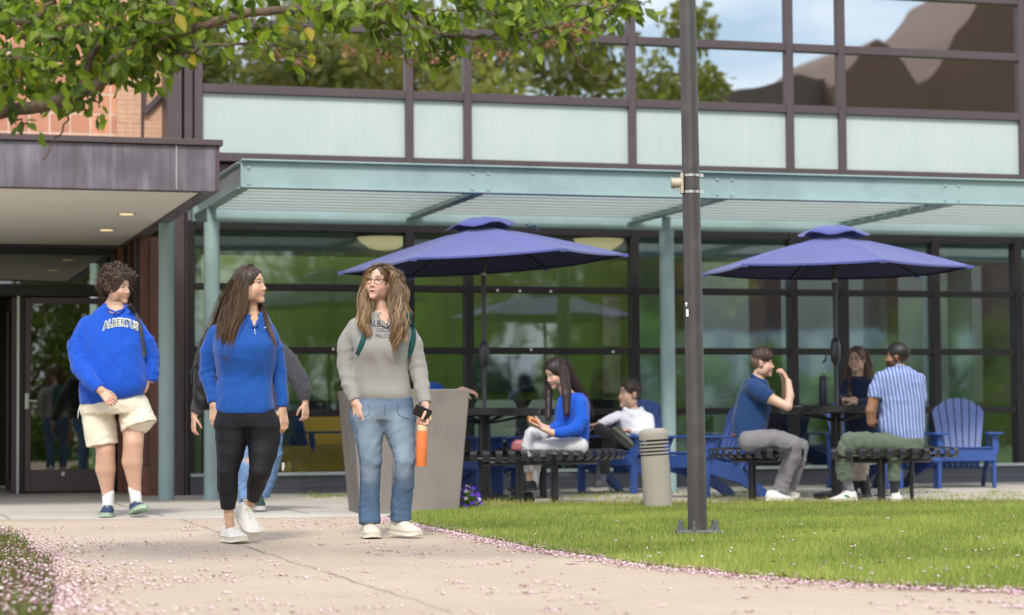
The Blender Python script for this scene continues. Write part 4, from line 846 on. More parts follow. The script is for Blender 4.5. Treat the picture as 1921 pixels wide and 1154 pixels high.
class Shape:
    def __init__(s): s.p=[]; s.wr=[]
    def cone(s,a,b,ra,rb,k=.015,flat=False,sub=False): s.p.append(('c',np.array(a,float),np.array(b,float),ra,rb,k,flat,sub)); return s
    def ell(s,c,r,R=np.eye(3),k=.02,sub=False): s.p.append(('e',np.array(c,float),np.array(r,float),R,0,k,False,sub)); return s
    def rows(s,rows,k=.03,ex=2.3): s.p.append(('r',np.array(sorted(rows)),ex,None,0,k,False,False)); return s
    def chain(s,P,k=.015,flat=False,first=.03):
        for i in range(len(P)-1): s.cone(P[i][0],P[i+1][0],P[i][1],P[i+1][1],first if i==0 else k,flat and i==len(P)-2)
        for i in range(1,len(P)-1): s.wr.append((np.array(P[i][0]),np.array(P[i+1][0])-np.array(P[i-1][0]),P[i][1]))
        if flat and len(P)>2: s.wr.append((np.array(P[-1][0])*.8+np.array(P[-2][0])*.2,np.array(P[-1][0])-np.array(P[-2][0]),P[-1][1]*.9))
        return s
    def add(s,o,shrink=0.): 
        for q in o.p:
            if q[7] or (shrink and q[0]=='c' and min(q[3],q[4])<.017): continue
            if q[0]=='c': s.p.append(('c',q[1],q[2],max(.01,q[3]-shrink),max(.01,q[4]-shrink),q[5],q[6],False))
            elif q[0]=='e': s.p.append(('e',q[1],np.maximum(.01,q[2]-shrink),q[3],0,q[5],False,False))
            else:
                r=q[1].copy(); r[:,2]-=shrink; r[:,4]-=shrink; s.p.append(('r',r,q[2],None,0,q[5],False,False))
        return s
    def bounds(s):
        lo=[];hi=[]
        for q in s.p:
            if q[7]: continue
            if q[0]=='c': lo.append(np.minimum(q[1]-q[3],q[2]-q[4])); hi.append(np.maximum(q[1]+q[3],q[2]+q[4]))
            elif q[0]=='e': m=q[2].max(); lo.append(q[1]-m); hi.append(q[1]+m)
            else: r=q[1]; lo.append(np.array([(r[:,1]-r[:,2]).min(),(r[:,3]-r[:,4]).min(),r[0,0]])); hi.append(np.array([(r[:,1]+r[:,2]).max(),(r[:,3]+r[:,4]).max(),r[-1,0]]))
        return np.min(lo,0)-.025,np.max(hi,0)+.025
    def mesh(s,h=.007,zones=(),fold=0.,smooth=1,seed=0):
        lo,hi=s.bounds(); ax=[]
        for a in range(3):
            v=[lo[a]]
            while v[-1]<hi[a]:
                st=h
                for c,r,fh in zones:
                    if abs(v[-1]-c[a])<r: st=min(st,fh)
                v.append(v[-1]+st)
            ax.append(np.array(v,np.float32))
        X,Y,Z=ax; D=np.full((len(X),len(Y),len(Z)),.5,np.float32)
        for q in s.p:
            typ,k,flat,sub=q[0],q[5],q[6],q[7]; mg=k+.03
            if typ=='c': l=np.minimum(q[1]-q[3],q[2]-q[4])-mg; u=np.maximum(q[1]+q[3],q[2]+q[4])+mg
            elif typ=='e': m=q[2].max(); l=q[1]-m-mg; u=q[1]+m+mg
            else: r=q[1]; l=np.array([(r[:,1]-r[:,2]).min(),(r[:,3]-r[:,4]).min(),r[0,0]])-mg; u=np.array([(r[:,1]+r[:,2]).max(),(r[:,3]+r[:,4]).max(),r[-1,0]])+mg
            ix=[slice(int(np.searchsorted(ax[a],l[a])),int(np.searchsorted(ax[a],u[a]))) for a in range(3)]
            if any(t.stop<=t.start for t in ix): continue
            x=X[ix[0]][:,None,None]; y=Y[ix[1]][None,:,None]; z=Z[ix[2]][None,None,:]
            if typ=='c':
                a,b=q[1],q[2]; v=b-a; L2=max(float(v@v),1e-9); dx,dy,dz=x-a[0],y-a[1],z-a[2]; t0=(dx*v[0]+dy*v[1]+dz*v[2])/L2; t=np.clip(t0,0,1)
                d=np.sqrt((dx-t*v[0])**2+(dy-t*v[1])**2+(dz-t*v[2])**2)-(q[3]+(q[4]-q[3])*t)
                if flat: d=np.maximum(d,(t0-1)*math.sqrt(L2))
            elif typ=='e':
                R=q[3]; dx,dy,dz=x-q[1][0],y-q[1][1],z-q[1][2]; e=[(R[a,0]*dx+R[a,1]*dy+R[a,2]*dz) for a in range(3)]
                k0=np.sqrt(sum((e[a]/q[2][a])**2 for a in range(3))); k1=np.sqrt(sum((e[a]/q[2][a]**2)**2 for a in range(3)))+1e-9; d=k0*(k0-1)/k1
            else:
                r=q[1]; zz=Z[ix[2]]; cx,hx,cy_,hy=[np.interp(zz,r[:,0],r[:,c])[None,None,:] for c in (1,2,3,4)]; ex=q[2]
                hx=np.maximum(hx,.005);hy=np.maximum(hy,.005)
                d2=((np.abs((x-cx)/hx)**ex+np.abs((y-cy_)/hy)**ex)**(1/ex)-1)*np.minimum(hx,hy); dzv=np.maximum(r[0,0]-z,z-r[-1,0])
                d=np.sqrt(np.maximum(d2,0)**2+np.maximum(dzv,0)**2)+np.minimum(np.maximum(d2,dzv),0)
            C=D[ix[0],ix[1],ix[2]]
            if sub: d=-d; hh=np.clip(.5-.5*(C-d)/k,0,1); D[ix[0],ix[1],ix[2]]=C*(1-hh)+d*hh+k*hh*(1-hh)
            else: hh=np.clip(.5+.5*(C-d)/k,0,1); D[ix[0],ix[1],ix[2]]=C*(1-hh)+d*hh-k*hh*(1-hh)
        V,F=surface_nets(D,X,Y,Z); V=relax(V,F,smooth)
        if fold:
            N=vnormals(V,F); rs=np.random.RandomState(seed+3); f=np.zeros(len(V))
            for _ in range(6):
                a,b=rs.normal(size=3)*np.array([15,15,5]),rs.normal(size=3)*9; f+=(.64-np.abs(np.sin(V@a+1.8*np.sin(V@b+rs.rand()*6)+rs.rand()*6)))*np.clip(.6+np.sin(V@(rs.normal(size=3)*8)+rs.rand()*6),0,1.5)
            f=f/4*fold*2.5
            for c,d,r in s.wr:
                d=d/(np.linalg.norm(d)+1e-9); w=V-c; g=np.exp(-(w**2).sum(1)/(1.45*r)**2); side=np.cross(d,[.3,1,.2]); tl=rs.uniform(-.8,.8); msk=np.clip(.5+np.sin(V@(rs.normal(size=3)*22)+rs.rand()*6),0,1.3); f+=g*msk*fold*1.5*(.64-np.abs(np.sin(.5*((w@(d+side*tl))*2*PI/rs.uniform(.045,.075)+2.8*np.sin((w@side)*19+(w@d)*13+rs.rand()*6)+rs.rand()*6))))
            V=V+N*f[:,None]; V=relax(V,F,1,.3)
        return V,F
M['skin']=mat('skin',(1,1,1),.48,var=.05,vs=30,vcol=True,spec=.4,sss=.12)
M['hair']=mat('hair',(1,1,1),.52,var=.18,vs=9,stretch=(6,6,.6),vcol=True,spec=.5)
M['eye']=mat('eye',(1,1,1),.15,var=0,vcol=True)
def cloth(name,c,var=.08,weave=420,b=.12,rough=.85,vcol=False,sheen=.15): return mat(name,c,rough,var=var,vs=11,bump=b,bs=weave,vcol=vcol,sheen=sheen,spec=.25)
def unit(v): v=np.array(v,float); return v/np.linalg.norm(v)
class Person:
    def __init__(s,px,d0,label,skin,fine=True,rz=0):
        s.d0=d0; s.K=d0/FPX; b=W(px,800,d0); s.b=np.array([b[0],b[1],0.]); s.root=empty('person',tuple(s.b),0,label,'person')
        s.skin=np.array(skin); s.fine=fine; s.body=Shape(); s.zones=[]; s.lips=None; s.seed=int(px); s.h=.0065 if fine else .0095; s.f=.0032 if fine else .0055
        s.tint=[]
    def p(s,px,py,dd=0.): return W(px,py,s.d0+dd)-s.b
    def c(s,L): return [(s.p(a,b,c),r*s.K) for a,b,c,r in L]
    def rowset(s,L): 
        out=[]
        for py,xl,xr,dc,hd in L:
            q=s.p((xl+xr)/2,py,dc); out.append((q[2],q[0],(xr-xl)/2*s.K,q[1],hd))
        return [tuple(r) for r in spl(out,4)]
    def garment(s,name,mt,rows=None,limbs=(),flat=True,subs=(),fold=.004,extra=None,shrink=.014,k=.02,vc=None,label=None,h=None,inner=True):
        g=Shape()
        if rows: g.rows(s.rowset(rows),k)
        for L in limbs: g.chain(s.c(L),.006,flat,first=.022)
        if extra: extra(g)
        inner_=Shape(); inner_.add(g)
        if inner: s.body.add(inner_,shrink)
        for a,b,ra,rb in subs: g.cone(s.p(*a),s.p(*b),ra*s.K,rb*s.K,.006,False,True)
        V,F=g.mesh(h or s.h,(),fold,1,s.seed)
        col=None
        if vc is not None: col=vc(V)
        o=npmesh(name,V,F,mt,s.root,True,col)
        if label: o['label']=label
        s.last=(V,F); return o
    def skinchain(s,L,k=.012): s.body.chain(s.c(L),k,False,.02)
    def head(s,px,py,yaw,pitch=0,roll=0,sc=1.,dd=0.,eyes=(.10,.06,.03),lips=(.45,.14,.12),brow=(.05,.03,.02),brows=1.,smile=0,open_=0,beard=None,nose=1.,fade=None):
        c=s.p(px,py,dd); y,pt,rl=[math.radians(v) for v in (yaw,pitch,roll)]
        f=np.array([math.sin(y)*math.cos(pt),-math.cos(y)*math.cos(pt),math.sin(pt)]); up=np.array([-math.sin(y)*math.sin(pt),math.cos(y)*math.sin(pt),math.cos(pt)]); l=np.cross(up,f)
        l,up=l*math.cos(rl)+up*math.sin(rl),up*math.cos(rl)-l*math.sin(rl)
        s.H=(c,l,f,up,sc); R=np.array([l,f,up]); T=lambda a,b,d:c+(l*a+f*b+up*d)*sc; s.T=T; B_=s.body
        e=lambda p,r,k=.012,sub=False:B_.ell(T(*p),np.array(r)*sc,R,k,sub)
        e((0,-.012,.036),(.074,.094,.083)); e((0,.028,-.040),(.057,.062,.072),.025); e((0,.070,-.098),(.021,.020,.018),.02)
        for q in (-1,1):
            e((q*.036,.046,-.032),(.027,.030,.028),.02); e((q*.033,.083,.006),(.016,.013,.0095),.008,True); e((q*.052,-.0,-.06),(.018,.045,.04),.02)
            e((q*.0115,.088,-.033),(.007,.010,.0065),.006)
            B_.cone(T(q*.012,.071,.029),T(q*.046,.056,.026),.009*sc,.008*sc,.012)
            e((q*.074,-.008,-.005),(.008,.019,.030),.006); e((q*.083,-.018,.008),(.005,.010,.015),.005)
            B_.cone(T(q*.002,.0855,-.0585),T(q*(.022+.004*smile),.075,-.063+.006*smile),.0060*sc,.0035*sc,.005)
            B_.cone(T(q*.002,.0840,-.0715-.006*open_),T(q*.018,.076,-.068-.003*open_+.004*smile),.0068*sc,.0045*sc,.005)
            e((q*.031,.0635,.0165),(.0145,.0115,.0045),.004); e((q*.031,.0630,-.0015),(.0135,.010,.003),.004)
        B_.cone(T(0,.070,.022),T(0,.098*nose,-.026),.0065*sc,.0090*sc,.010)
        if open_: e((0,.090,-.066),(.012,.010,.005),.003,True)
        s.zones.append((c,.135*sc,.0026 if s.fine else .0048))
        def paint(V,C):
            Lc=(V-c)@R.T/sc; x,y_,z=np.abs(Lc[:,0]),Lc[:,1],Lc[:,2]
            lm=(x<.024)&(y_>.068)&(np.abs(z+.0655+.002*open_-smile*.005*(x/.02))<.0105*(1-(x/.027)**2)+.001); C[lm]=C[lm]*.25+np.array(lips)*.75
            if open_: mm=(x<.012)&(y_>.06)&(np.abs(z+.066)<.0045); C[mm]=np.array([.12,.03,.03])
            ch=np.exp(-((x-.042)**2+(z+.028)**2)/.0006)*(y_>.03); C*=1+ch[:,None]*np.array([.10,-.07,-.06])
            arch=.029+.005*np.sin(np.clip((x-.012)/.036,0,1)*PI); bm=(x>.012)&(x<.049)&(y_>.045)&(np.abs(z-arch)<.0042*brows); C[bm]=C[bm]*.2+np.array(brow)*.8
            lid=((x-.031)**2/.00022+(z-.0125)**2/.000022<1)&(y_>.05)&(z>.0105); C[lid]*=.35
            if fade is not None:
                fm=(z>-.05)&(x<.0785)&((y_<.012)|((z>.0)&(y_<.040))|((z>.028)&(y_<.062)&(x>.04))); C[fm]=C[fm]*(1-fade[0])+np.array(fade[1])*fade[0]
            if beard is not None:
                bb=(z<-.028-.0*x)&(y_>.0-.02)&(z>-.13)&~lm&~((x<.014)&(z>-.052)&(y_>.09)); bb|=(y_<.03)&(y_>-.012)&(z<.0)&(x>.045)&(z>-.10); C[bb]=C[bb]*(1-beard[0])+np.array(beard[1])*beard[0]
        s.paint=paint
        for q in (-1,1):                                     # eyeballs
            o=T(q*.0315,.0605,.0065); r=.0125*sc; n1,n2=14,20; V=[];C=[]
            for i in range(n1+1):
                th=PI*i/n1
                for j in range(n2):
                    ph=2*PI*j/n2; d=f*math.cos(th)+(l*math.cos(ph)+up*math.sin(ph))*math.sin(th); V.append(o+d*r); C.append((.005,.005,.005) if th<.24 else eyes if th<.60 else (.62,.58,.55))
            Fq=[(i*n2+j,i*n2+(j+1)%n2,(i+1)*n2+(j+1)%n2,(i+1)*n2+j) for i in range(n1) for j in range(n2)]
            npmesh('eye',V,Fq,M['eye'],s.root,True,np.array(C))
    def hand(s,w,d,n,side,curl=.5,sc=1.,thumb=.5,spread=.06,curls=None):
        """w wrist, d towards the fingers, n palm normal, side +1/-1 picks the thumb side"""
        d=unit(d); n=np.array(n,float); n=unit(n-d*(n@d)); t=np.cross(d,n)*side; B_=s.body; L=sc
        P=lambda a,b,c:w+(d*a+t*b+n*c)*L
        for b0,b1 in ((-.014,-.029),(-.005,-.0095),(.005,.0095),(.013,.026)): B_.cone(P(.0,b0,0),P(.086,b1,.002),.0145*L,.0115*L,.008)
        lens=(.066,.075,.070,.054)
        for i,(b,ln) in enumerate(zip((-.029,-.0095,.0095,.026),lens)):
            a=(i-1.5)*spread; dr=unit(d*math.cos(a)+t*math.sin(a)); q=P(.088,b,.002); ang=(curls[i] if curls else curl*(1+.18*i))
            rr=(.0092,.0085,.0078,.0068)
            for j,fr in enumerate((.46,.30,.24)):
                th=ang*(.6 if j==0 else 1.15+.9*j*.3)*(j+1)*.62; dv=dr*math.cos(th)+n*math.sin(th); q2=q+dv*ln*fr*L*1.08
                B_.cone(q,q2,rr[j]*L*(1 if i<3 else .88),rr[j+1]*L*(1 if i<3 else .88),.003); q=q2
        q=P(.018,-.022,.004); dv=unit(d*.75-t*.62+n*(.25+.5*thumb)); q2=q+dv*.042*L; B_.cone(q,q2,.0135*L,.0108*L,.008)
        dv=unit(d*.95-t*(.35-.25*thumb)+n*(.3+.6*thumb)); q3=q2+dv*.031*L; B_.cone(q2,q3,.0105*L,.009*L,.003); dv=unit(d*1.-t*(.15-.3*thumb)+n*(.3+.7*thumb)); B_.cone(q3,q3+dv*.026*L,.009*L,.0072*L,.003)
        s.zones.append((w+d*.09*L,.115*L,s.f)); s.tint.append((w+d*.15*L,.05*L))
    def finish(s):
        V,F=s.body.mesh(s.h*1.25,s.zones,0,1,s.seed); C=np.tile(s.skin,(len(V),1)).astype(float)
        rs=np.random.RandomState(s.seed); a,b=rs.normal(size=3)*30,rs.normal(size=3)*22; C*=(1+.04*np.sin(V@a)+.03*np.sin(V@b))[:,None]
        for q,r in s.tint: g=np.exp(-((V-q)**2).sum(1)/r**2); C*=1+g[:,None]*np.array([.06,-.06,-.05])
        if hasattr(s,'paint'): s.paint(V,C)
        o=npmesh('body',V,F,M['skin'],s.root,True,np.clip(C,0,1)); s.bodymesh=(V,F); return o
    def strands(s,name,chains,n,col0,col1,rad=.0022,wave=.006,wf=9.,seg=26,parent=None,spread=1.,tipmix=1.,fray=.35):
        rs=np.random.RandomState(s.seed+len(name)); e=np.array([[1,0,0],[-.5,.87,0],[-.5,-.87,0]]); VV=[];CC=[];FF=[];b=0
        for Q,w in chains:
            P=spl([q for q,_ in Q],8); R=np.interp(np.linspace(0,1,len(P)),np.linspace(0,1,len(Q)),[r for _,r in Q])
            nc=max(5,int(14*w)); cl=[(unit(rs.normal(size=3))*rs.rand()**.35,rs.uniform(0,6.3,2),rs.uniform(.8,1.2),rs.uniform(.7,1.3)) for _ in range(nc)]
            for _ in range(int(n*w*2.2)):
                cc_=cl[rs.randint(nc)]; t1=rs.uniform(.72,1.0); t0=rs.uniform(0,.12); t=np.linspace(t0,t1,seg); u=t*(len(P)-1)
                base=np.stack([np.interp(u,np.arange(len(P)),P[:,a]) for a in range(3)],1); rr=np.interp(u,np.arange(len(P)),R)
                o=(cc_[0]*.8+rs.normal(size=3)*.18)*spread*(1+fray*rs.rand()**4*2); ph=cc_[1]+rs.normal(0,.35,2); fr=wf*cc_[2]
                q=base+o*rr[:,None]; q[:,0]+=wave*np.sin(t*fr*2+ph[0])*np.minimum(1,t*3); q[:,1]+=wave*np.cos(t*fr*2+ph[0]+.4)*np.minimum(1,t*3); q[:,2]+=wave*.4*np.sin(t*fr+ph[1])
                th=rad*rs.uniform(.6,1.3)*np.interp(np.linspace(0,1,seg),[0,.1,.7,1],[.7,1,1,.15])
                v=q[:,None,:]+e[None]*th[:,None,None]; VV.append(v.reshape(-1,3)); m=rs.rand()*.5; g=np.clip(m+tipmix*(t-.25)*.9*rs.uniform(.3,1.2),0,1)[:,None]; cc=(col0*(1-g)+col1*g)*rs.uniform(.8,1.2)*cc_[3]; CC.append(np.repeat(cc,3,0))
                i=np.arange(seg-1)[:,None]*3
                for a in range(3): FF.append(b+np.concatenate([i+a,i+(a+1)%3,i+3+(a+1)%3,i+3+a],1))
                b+=seg*3
        return npmesh(name,np.concatenate(VV),np.concatenate(FF),M['hair'],parent if parent is not None else s.root,True,np.concatenate(CC))
    def hairmass(s,col,extra=(),cap=(.086,.106,.098),capc=(0,-.018,.040),open_=((0,.098,-.018),(.067,.070,.098)),ridge=.003,k=.012,low=None,side=None):
        ridge=ridge*.7
        g=Shape(); c,l,f,up,sc=s.H; R=np.array([l,f,up]); T=s.T
        g.ell(T(*capc),np.array(cap)*sc,R,.01)
        for L in extra: g.chain(s.c(L),.02,False,.02)
        if open_: g.ell(T(*open_[0]),np.array(open_[1])*sc,R,.012,True)
        if low is not None: g.ell(T(*low[0]),np.array(low[1])*sc,R,.01,True)
        V,F=g.mesh(s.f*1.3,(),0,2,s.seed); N=vnormals(V,F); rs=np.random.RandomState(s.seed); d=np.zeros(len(V))
        for _ in range(5): a=rs.normal(size=3)*np.array([130,130,16]); d+=np.sin(V@a+2*np.sin(V[:,2]*rs.uniform(12,25)+rs.rand()*6))
        V=V+N*(d/5*ridge*1.6)[:,None]; C=np.tile(np.array(col,float),(len(V),1))*(1+.22*d/5)[:,None]
        return npmesh('hair',V,F,M['hair'],s.root,True,np.clip(C,0,1))
    def shoe(s,heel,toe,mu,ms,w=1.,high=1.,laces=True,up=(0,0,1),sole_h=.030,lace_mat=None,L=None,tab=None):
        a=s.p(*heel); b=s.p(*toe); d=b-a; LL=L or np.linalg.norm(d); d=unit(d); u=np.array(up,float); u=unit(u-d*(u@d)); x=np.cross(d,u)
        P=lambda X,Y,Z:tuple(a+x*X+d*Y*LL+u*Z)
        T=[0,.04,.12,.25,.38,.5,.65,.8,.92,.98,1.]; Wd=[.012,.026,.033,.035,.037,.041,.046,.046,.036,.022,.008]; Ht=[.055,.078,.088,.090,.084,.070,.055,.047,.040,.033,.028]
        m=MB(); n=14
        for t,wd,ht in zip(T,Wd,Ht):
            for k in range(n+1):
                g=PI*k/n; cx=math.cos(g); sx_=math.sin(g); m.v.append(P(wd*w*math.copysign(abs(cx)**.75,cx),t,sole_h*.6+(ht*high-sole_h*.6)*sx_**.7))
        for i in range(len(T)-1):
            for k in range(n): q=i*(n+1)+k; m.f.append((q,q+1,q+n+2,q+n+1))
        sh=m.build('shoe',mu,s.root,smooth=True)
        o=MB(); Tz=lambda t:.006*max(0,(t-.75)/.25)**2
        ring=[(wd*w+.004,t) for t,wd in zip(T,Wd)]+[(-wd*w-.004,t) for t,wd in zip(T,Wd)][::-1]
        for z0,ex in ((0,-.003),(.006,0),(sole_h-.004,.001),(sole_h,-.004)):
            for X,t in ring: o.v.append(P(X+math.copysign(ex,X),t*(1.02)-.01,z0+Tz(t)*2))
        nn=len(ring)
        for j in range(3):
            for k in range(nn): k2=(k+1)%nn; o.f.append((j*nn+k,j*nn+k2,(j+1)*nn+k2,(j+1)*nn+k))
        h=len(T)
        for j in (0,3):
            for k in range(h-1): o.f.append((j*nn+k,j*nn+k+1,j*nn+nn-2-k,j*nn+nn-1-k))
        o.build('sole',ms,sh,auto=.7)
        if laces:
            q=MB()
            for t in (.36,.43,.50,.57): 
                ht=np.interp(t,T,Ht)*high; wd=np.interp(t,T,Wd)*w; q.tube([P(-wd*.55,t-.01,ht*.90),P(0,t+.012,ht+.002),P(wd*.55,t-.01,ht*.90)],.0028,5); q.tube([P(wd*.55,t-.03,ht*.92),P(0,t+.0,ht+.003),P(-wd*.55,t-.03,ht*.92)],.0022,5)
            q.tube([P(0,.34,.086*high),P(.018,.40,.092*high),P(.024,.46,.075*high)],.0025,5).tube([P(0,.34,.086*high),P(-.018,.40,.092*high),P(-.026,.45,.078*high)],.0025,5)
            q.build('laces',lace_mat or ms,sh)
        if tab is not None:                                    # coloured side panel
            for sd in (-1,1):
                q=MB(); 
                pts=[]
                for t,zf in ((.30,.25),(.45,.75),(.55,.70),(.42,.25)):
                    wd=np.interp(t,T,Wd)*w; g=math.asin(min(1,zf**(1/.7))); pts.append(P(sd*(wd*math.cos(g)**.75+.0025),t,sole_h*.6+(np.interp(t,T,Ht)*high-sole_h*.6)*zf))
                q.quad(*pts).build('side_patch',tab,sh)
        return sh
    def tubeon(s,name,pts,r,mt,parent=None,n=8): return MB().tube([tuple(s.p(*q)) for q in pts],r,n).build(name,mt,parent or s.root,smooth=True)
    def on(s,px,py,off=.006,mesh=None):
        V,F=mesh or s.last
        if not hasattr(s,'_bv') or s._bv[0] is not V: s._bv=(V,BVHTree.FromPolygons([Vector(v) for v in V.tolist()],F.tolist()))
        o=s.p(px,py,-1.); d=unit(s.p(px,py,0)-o); h=s._bv[1].ray_cast(Vector(o),Vector(d))
        q=s.p(px,py,-.12) if h[0] is None else np.array(h[0]); return q-d*off
    def strap(s,name,pts,w,mt,parent=None,off=.008,mesh=None,th=.006):
        """flat band laid over a garment along pixels"""
        P=spl([(x,y) for x,y in pts],6); m=MB(); Q=[s.on(x,y,off,mesh) for x,y in P]; Q=np.array(Q); Q=np.array([Q[max(0,i-2):i+3].mean(0) for i in range(len(Q))])
        for i,q in enumerate(Q):
            d=unit(Q[min(i+1,len(Q)-1)]-Q[max(i-1,0)]); x=unit(np.cross(d,[0,-1,0.0]))
            for sx_ in (-.5,.5):
                for dy in (0,th): m.v.append(tuple(q+x*w*sx_+np.array([0,dy,0])))
        for i in range(len(Q)-1):
            q=i*4; m.f+=[(q,q+2,q+6,q+4),(q+1,q+5,q+7,q+3),(q,q+4,q+5,q+1),(q+2,q+3,q+7,q+6)]
        return m.build(name,mt,parent if parent is not None else s.root,smooth=True)
    def lettering(s,name,text,cx,cy,width,mt,parent,arc=0.,off=.004,bold=0.,rot=0,sy=1.,space=1.,ext=.0012,mesh=None):
        cu=bpy.data.curves.new(name,'FONT'); cu.body=text; cu.align_x='CENTER'; cu.align_y='CENTER'; cu.size=1; cu.offset=bold; cu.resolution_u=2; cu.space_character=space
        to=bpy.data.objects.new('tmp_text',cu); COL.objects.link(to); bpy.context.view_layer.update(); me=bpy.data.meshes.new_from_object(to.evaluated_get(bpy.context.evaluated_depsgraph_get()))
        bpy.data.objects.remove(to); bpy.data.curves.remove(cu); V=np.zeros(len(me.vertices)*3); me.vertices.foreach_get('co',V); V=V.reshape(-1,3)
        wd=V[:,0].max()-V[:,0].min(); V[:,0]-=(V[:,0].max()+V[:,0].min())/2; k=width/wd; X=V[:,0]*k; Y=V[:,1]*k*sy; r=math.radians(rot)
        Y=Y+arc*(1-(2*X/width)**2) if arc else Y
        X,Y=X*math.cos(r)-Y*math.sin(r),X*math.sin(r)+Y*math.cos(r)
        for i,v in enumerate(me.vertices): v.co=Vector(s.on(cx+X[i],cy-Y[i],off,mesh))
        me.name=name; o=link(name,me,mt,parent); return o
# ================================================================ the people
SK_T=(.56,.34,.24); SK_L=(.62,.39,.29); SK_O=(.58,.36,.24); SK_D=(.30,.155,.085)
white_sh=mat('white_leather',(.70,.68,.63),.5,var=.06); sole_w=mat('off_white_rubber',(.66,.62,.52),.6,var=.08); cream_sh=mat('cream_leather',(.66,.60,.50),.55,var=.06)
sockw=cloth('white_sock',(.72,.71,.70)); 
# ---------------- 1 man in the blue sweatshirt and cream shorts
def man_albertus():
    P=Person(222,17.3,'curly haired man walking in a bright blue lettered sweatshirt and cream shorts',SK_T)
    P.head(222,541,60,-4,0,1.02,smile=1,brow=(.03,.015,.01),beard=(.18,(.12,.06,.04)),brows=1.2)
    P.skinchain([(212,588,.03,20),(214,572,.02,16.5),(219,556,.01,14)])
    P.skinchain([(188,795,0,22),(198,843,-.02,17.5),(198,880,.01,18.5),(202,925,.03,10.5),(203,948,.03,9)]); P.skinchain([(250,785,0,23),(250,830,-.06,18.5),(248,866,-.04,19),(253,915,-.02,11),(255,940,-.02,9.5)])
    P.skinchain([(176,722,-.28,10),(190,733,-.33,7.5)])
    P.hand(P.p(190,733,-.33),(.75,-.35,-.75),(.1,.9,-.5),-1,.55,1.05)
    P.hand(P.p(279,712,-.02),(-.15,-.2,-1),(-1,0,0),1,.5,.8)
    blue=cloth('royal_blue_fleece',(.007,.075,.47),.10)
    sw=P.garment('sweatshirt',blue,[(570,192,238,0,.06),(580,182,246,.01,.085),(592,168,257,.01,.11),(612,156,266,0,.135),(640,154,271,-.02,.165),(680,152,274,-.03,.195),(715,150,277,-.04,.205),(735,149,272,-.04,.20),(749,150,256,-.03,.18),(758,151,222,-.02,.155)],
        [[(165,612,0,18.5),(147,650,-.05,20),(151,688,-.15,18.5),(170,715,-.27,15),(188,731,-.33,11)],[(249,611,0,17.5),(271,641,0,18.5),(282,672,.03,17),(284,700,.0,14.5),(281,716,-.02,12.5)]],subs=[((214,568,-.25),(216,578,.1),17,15)],fold=.0055)
    sm=P.last
    P.tubeon('collar_rib',[(196,571,-.03),(203,580,-.10),(216,586,-.13),(229,582,-.10),(237,574,-.03)],.009,blue,sw)
    dg=mat('dark_green_felt',(.01,.05,.03),.8); wf=mat('white_felt',(.75,.75,.72),.8)
    P.lettering('lettering_outline','ALBERTUS',226,614,67,wf,sw,9,.007,.085,-1,1.45,1.08,mesh=sm); P.lettering('lettering','ALBERTUS',226,614,64,dg,sw,9,.0095,.012,-1,1.4,1.12,mesh=sm)
    P.garment('shorts',cloth('cream_cotton',(.76,.69,.55),.05),[(742,156,268,-.03,.155),(760,153,276,-.02,.17),(776,154,280,-.01,.16)],
        [[(182,765,0,30),(187,800,0,31),(192,835,0,30)],[(251,762,0,28),(257,784,-.02,32),(262,800,-.03,35)]],fold=.005)
    P.tubeon('drawstring',[(150,762,-.12),(147,772,-.14),(146,785,-.13)],.0035,sockw)
    P.finish()
    # curls
    hr=P.hairmass((.060,.038,.028),cap=(.106,.122,.116),capc=(0,-.024,.052),open_=((0,.105,-.025),(.078,.080,.100)),ridge=.008)
    c,l,f,up,sc=P.H; rs=np.random.RandomState(3); VV=[];FF=[];CC=[];b=0; e=np.array([[1,0,0],[-.5,.87,0],[-.5,-.87,0]])
    for k in range(1150):
        d=unit(rs.normal(size=3)); 
        if d[2]<-.45 and d[1]>-.3: continue
        if d[1]>.35 and d[2]<.16: continue
        if d[1]>.75 and d[2]<.36: continue
        q=c+(l*d[0]*.104+f*(d[1]*.118-.022)+up*(d[2]*.114+.052))*sc; n=unit(l*d[0]+f*d[1]+up*d[2]); a=unit(np.cross(n,rs.normal(size=3))); bb=np.cross(n,a); rr=rs.uniform(.008,.015); t=np.linspace(0,1,14); w=rs.uniform(7,12)
        pt=q+n*((t*.024)[:,None])*rs.uniform(.3,2.6)+a*(np.cos(t*w)*rr)[:,None]+bb*(np.sin(t*w)*rr)[:,None]-np.array([0,0,1])*(t*.012)[:,None]; VV.append((pt[:,None,:]+e[None]*.0026).reshape(-1,3))
        CC.append(np.tile(np.array([.125,.078,.055])*rs.uniform(.35,1.8),(42,1))); i=np.arange(13)[:,None]*3
        for a_ in range(3): FF.append(b+np.concatenate([i+a_,i+(a_+1)%3,i+3+(a_+1)%3,i+3+a_],1))
        b+=42
    npmesh('curls',np.concatenate(VV),np.concatenate(FF),M['hair'],hr,True,np.concatenate(CC))
    navy=mat('navy_knit_upper',(.02,.04,.11),.7,var=.5,vs=60); mint=mat('mint_rubber',(.34,.45,.33),.5,var=.2,vs=20)
    for a,b_ in (((203,925,.03),(203,952,.03)),((252,915,-.02),(256,943,-.02))):
        g=Shape(); g.cone(P.p(*a),P.p(*b_),11.5*P.K,10.5*P.K,.01); V,F=g.mesh(.006); npmesh('sock',V,F,sockw,P.root)
    P.shoe((206,964,.12),(197,972,-.14),navy,mint,1.12,1.15); P.shoe((249,966,.04),(266,958,-.17),navy,mint,1.12,1.15,L=.285)
    # backpack slung on one shoulder
    bp=empty('backpack',tuple(P.b+P.p(262,650,.22)),0,'dark grey backpack worn on one shoulder by the curly haired man','backpack'); off=P.p(262,650,.22); dk=mat('charcoal_nylon',(.035,.037,.045),.7)
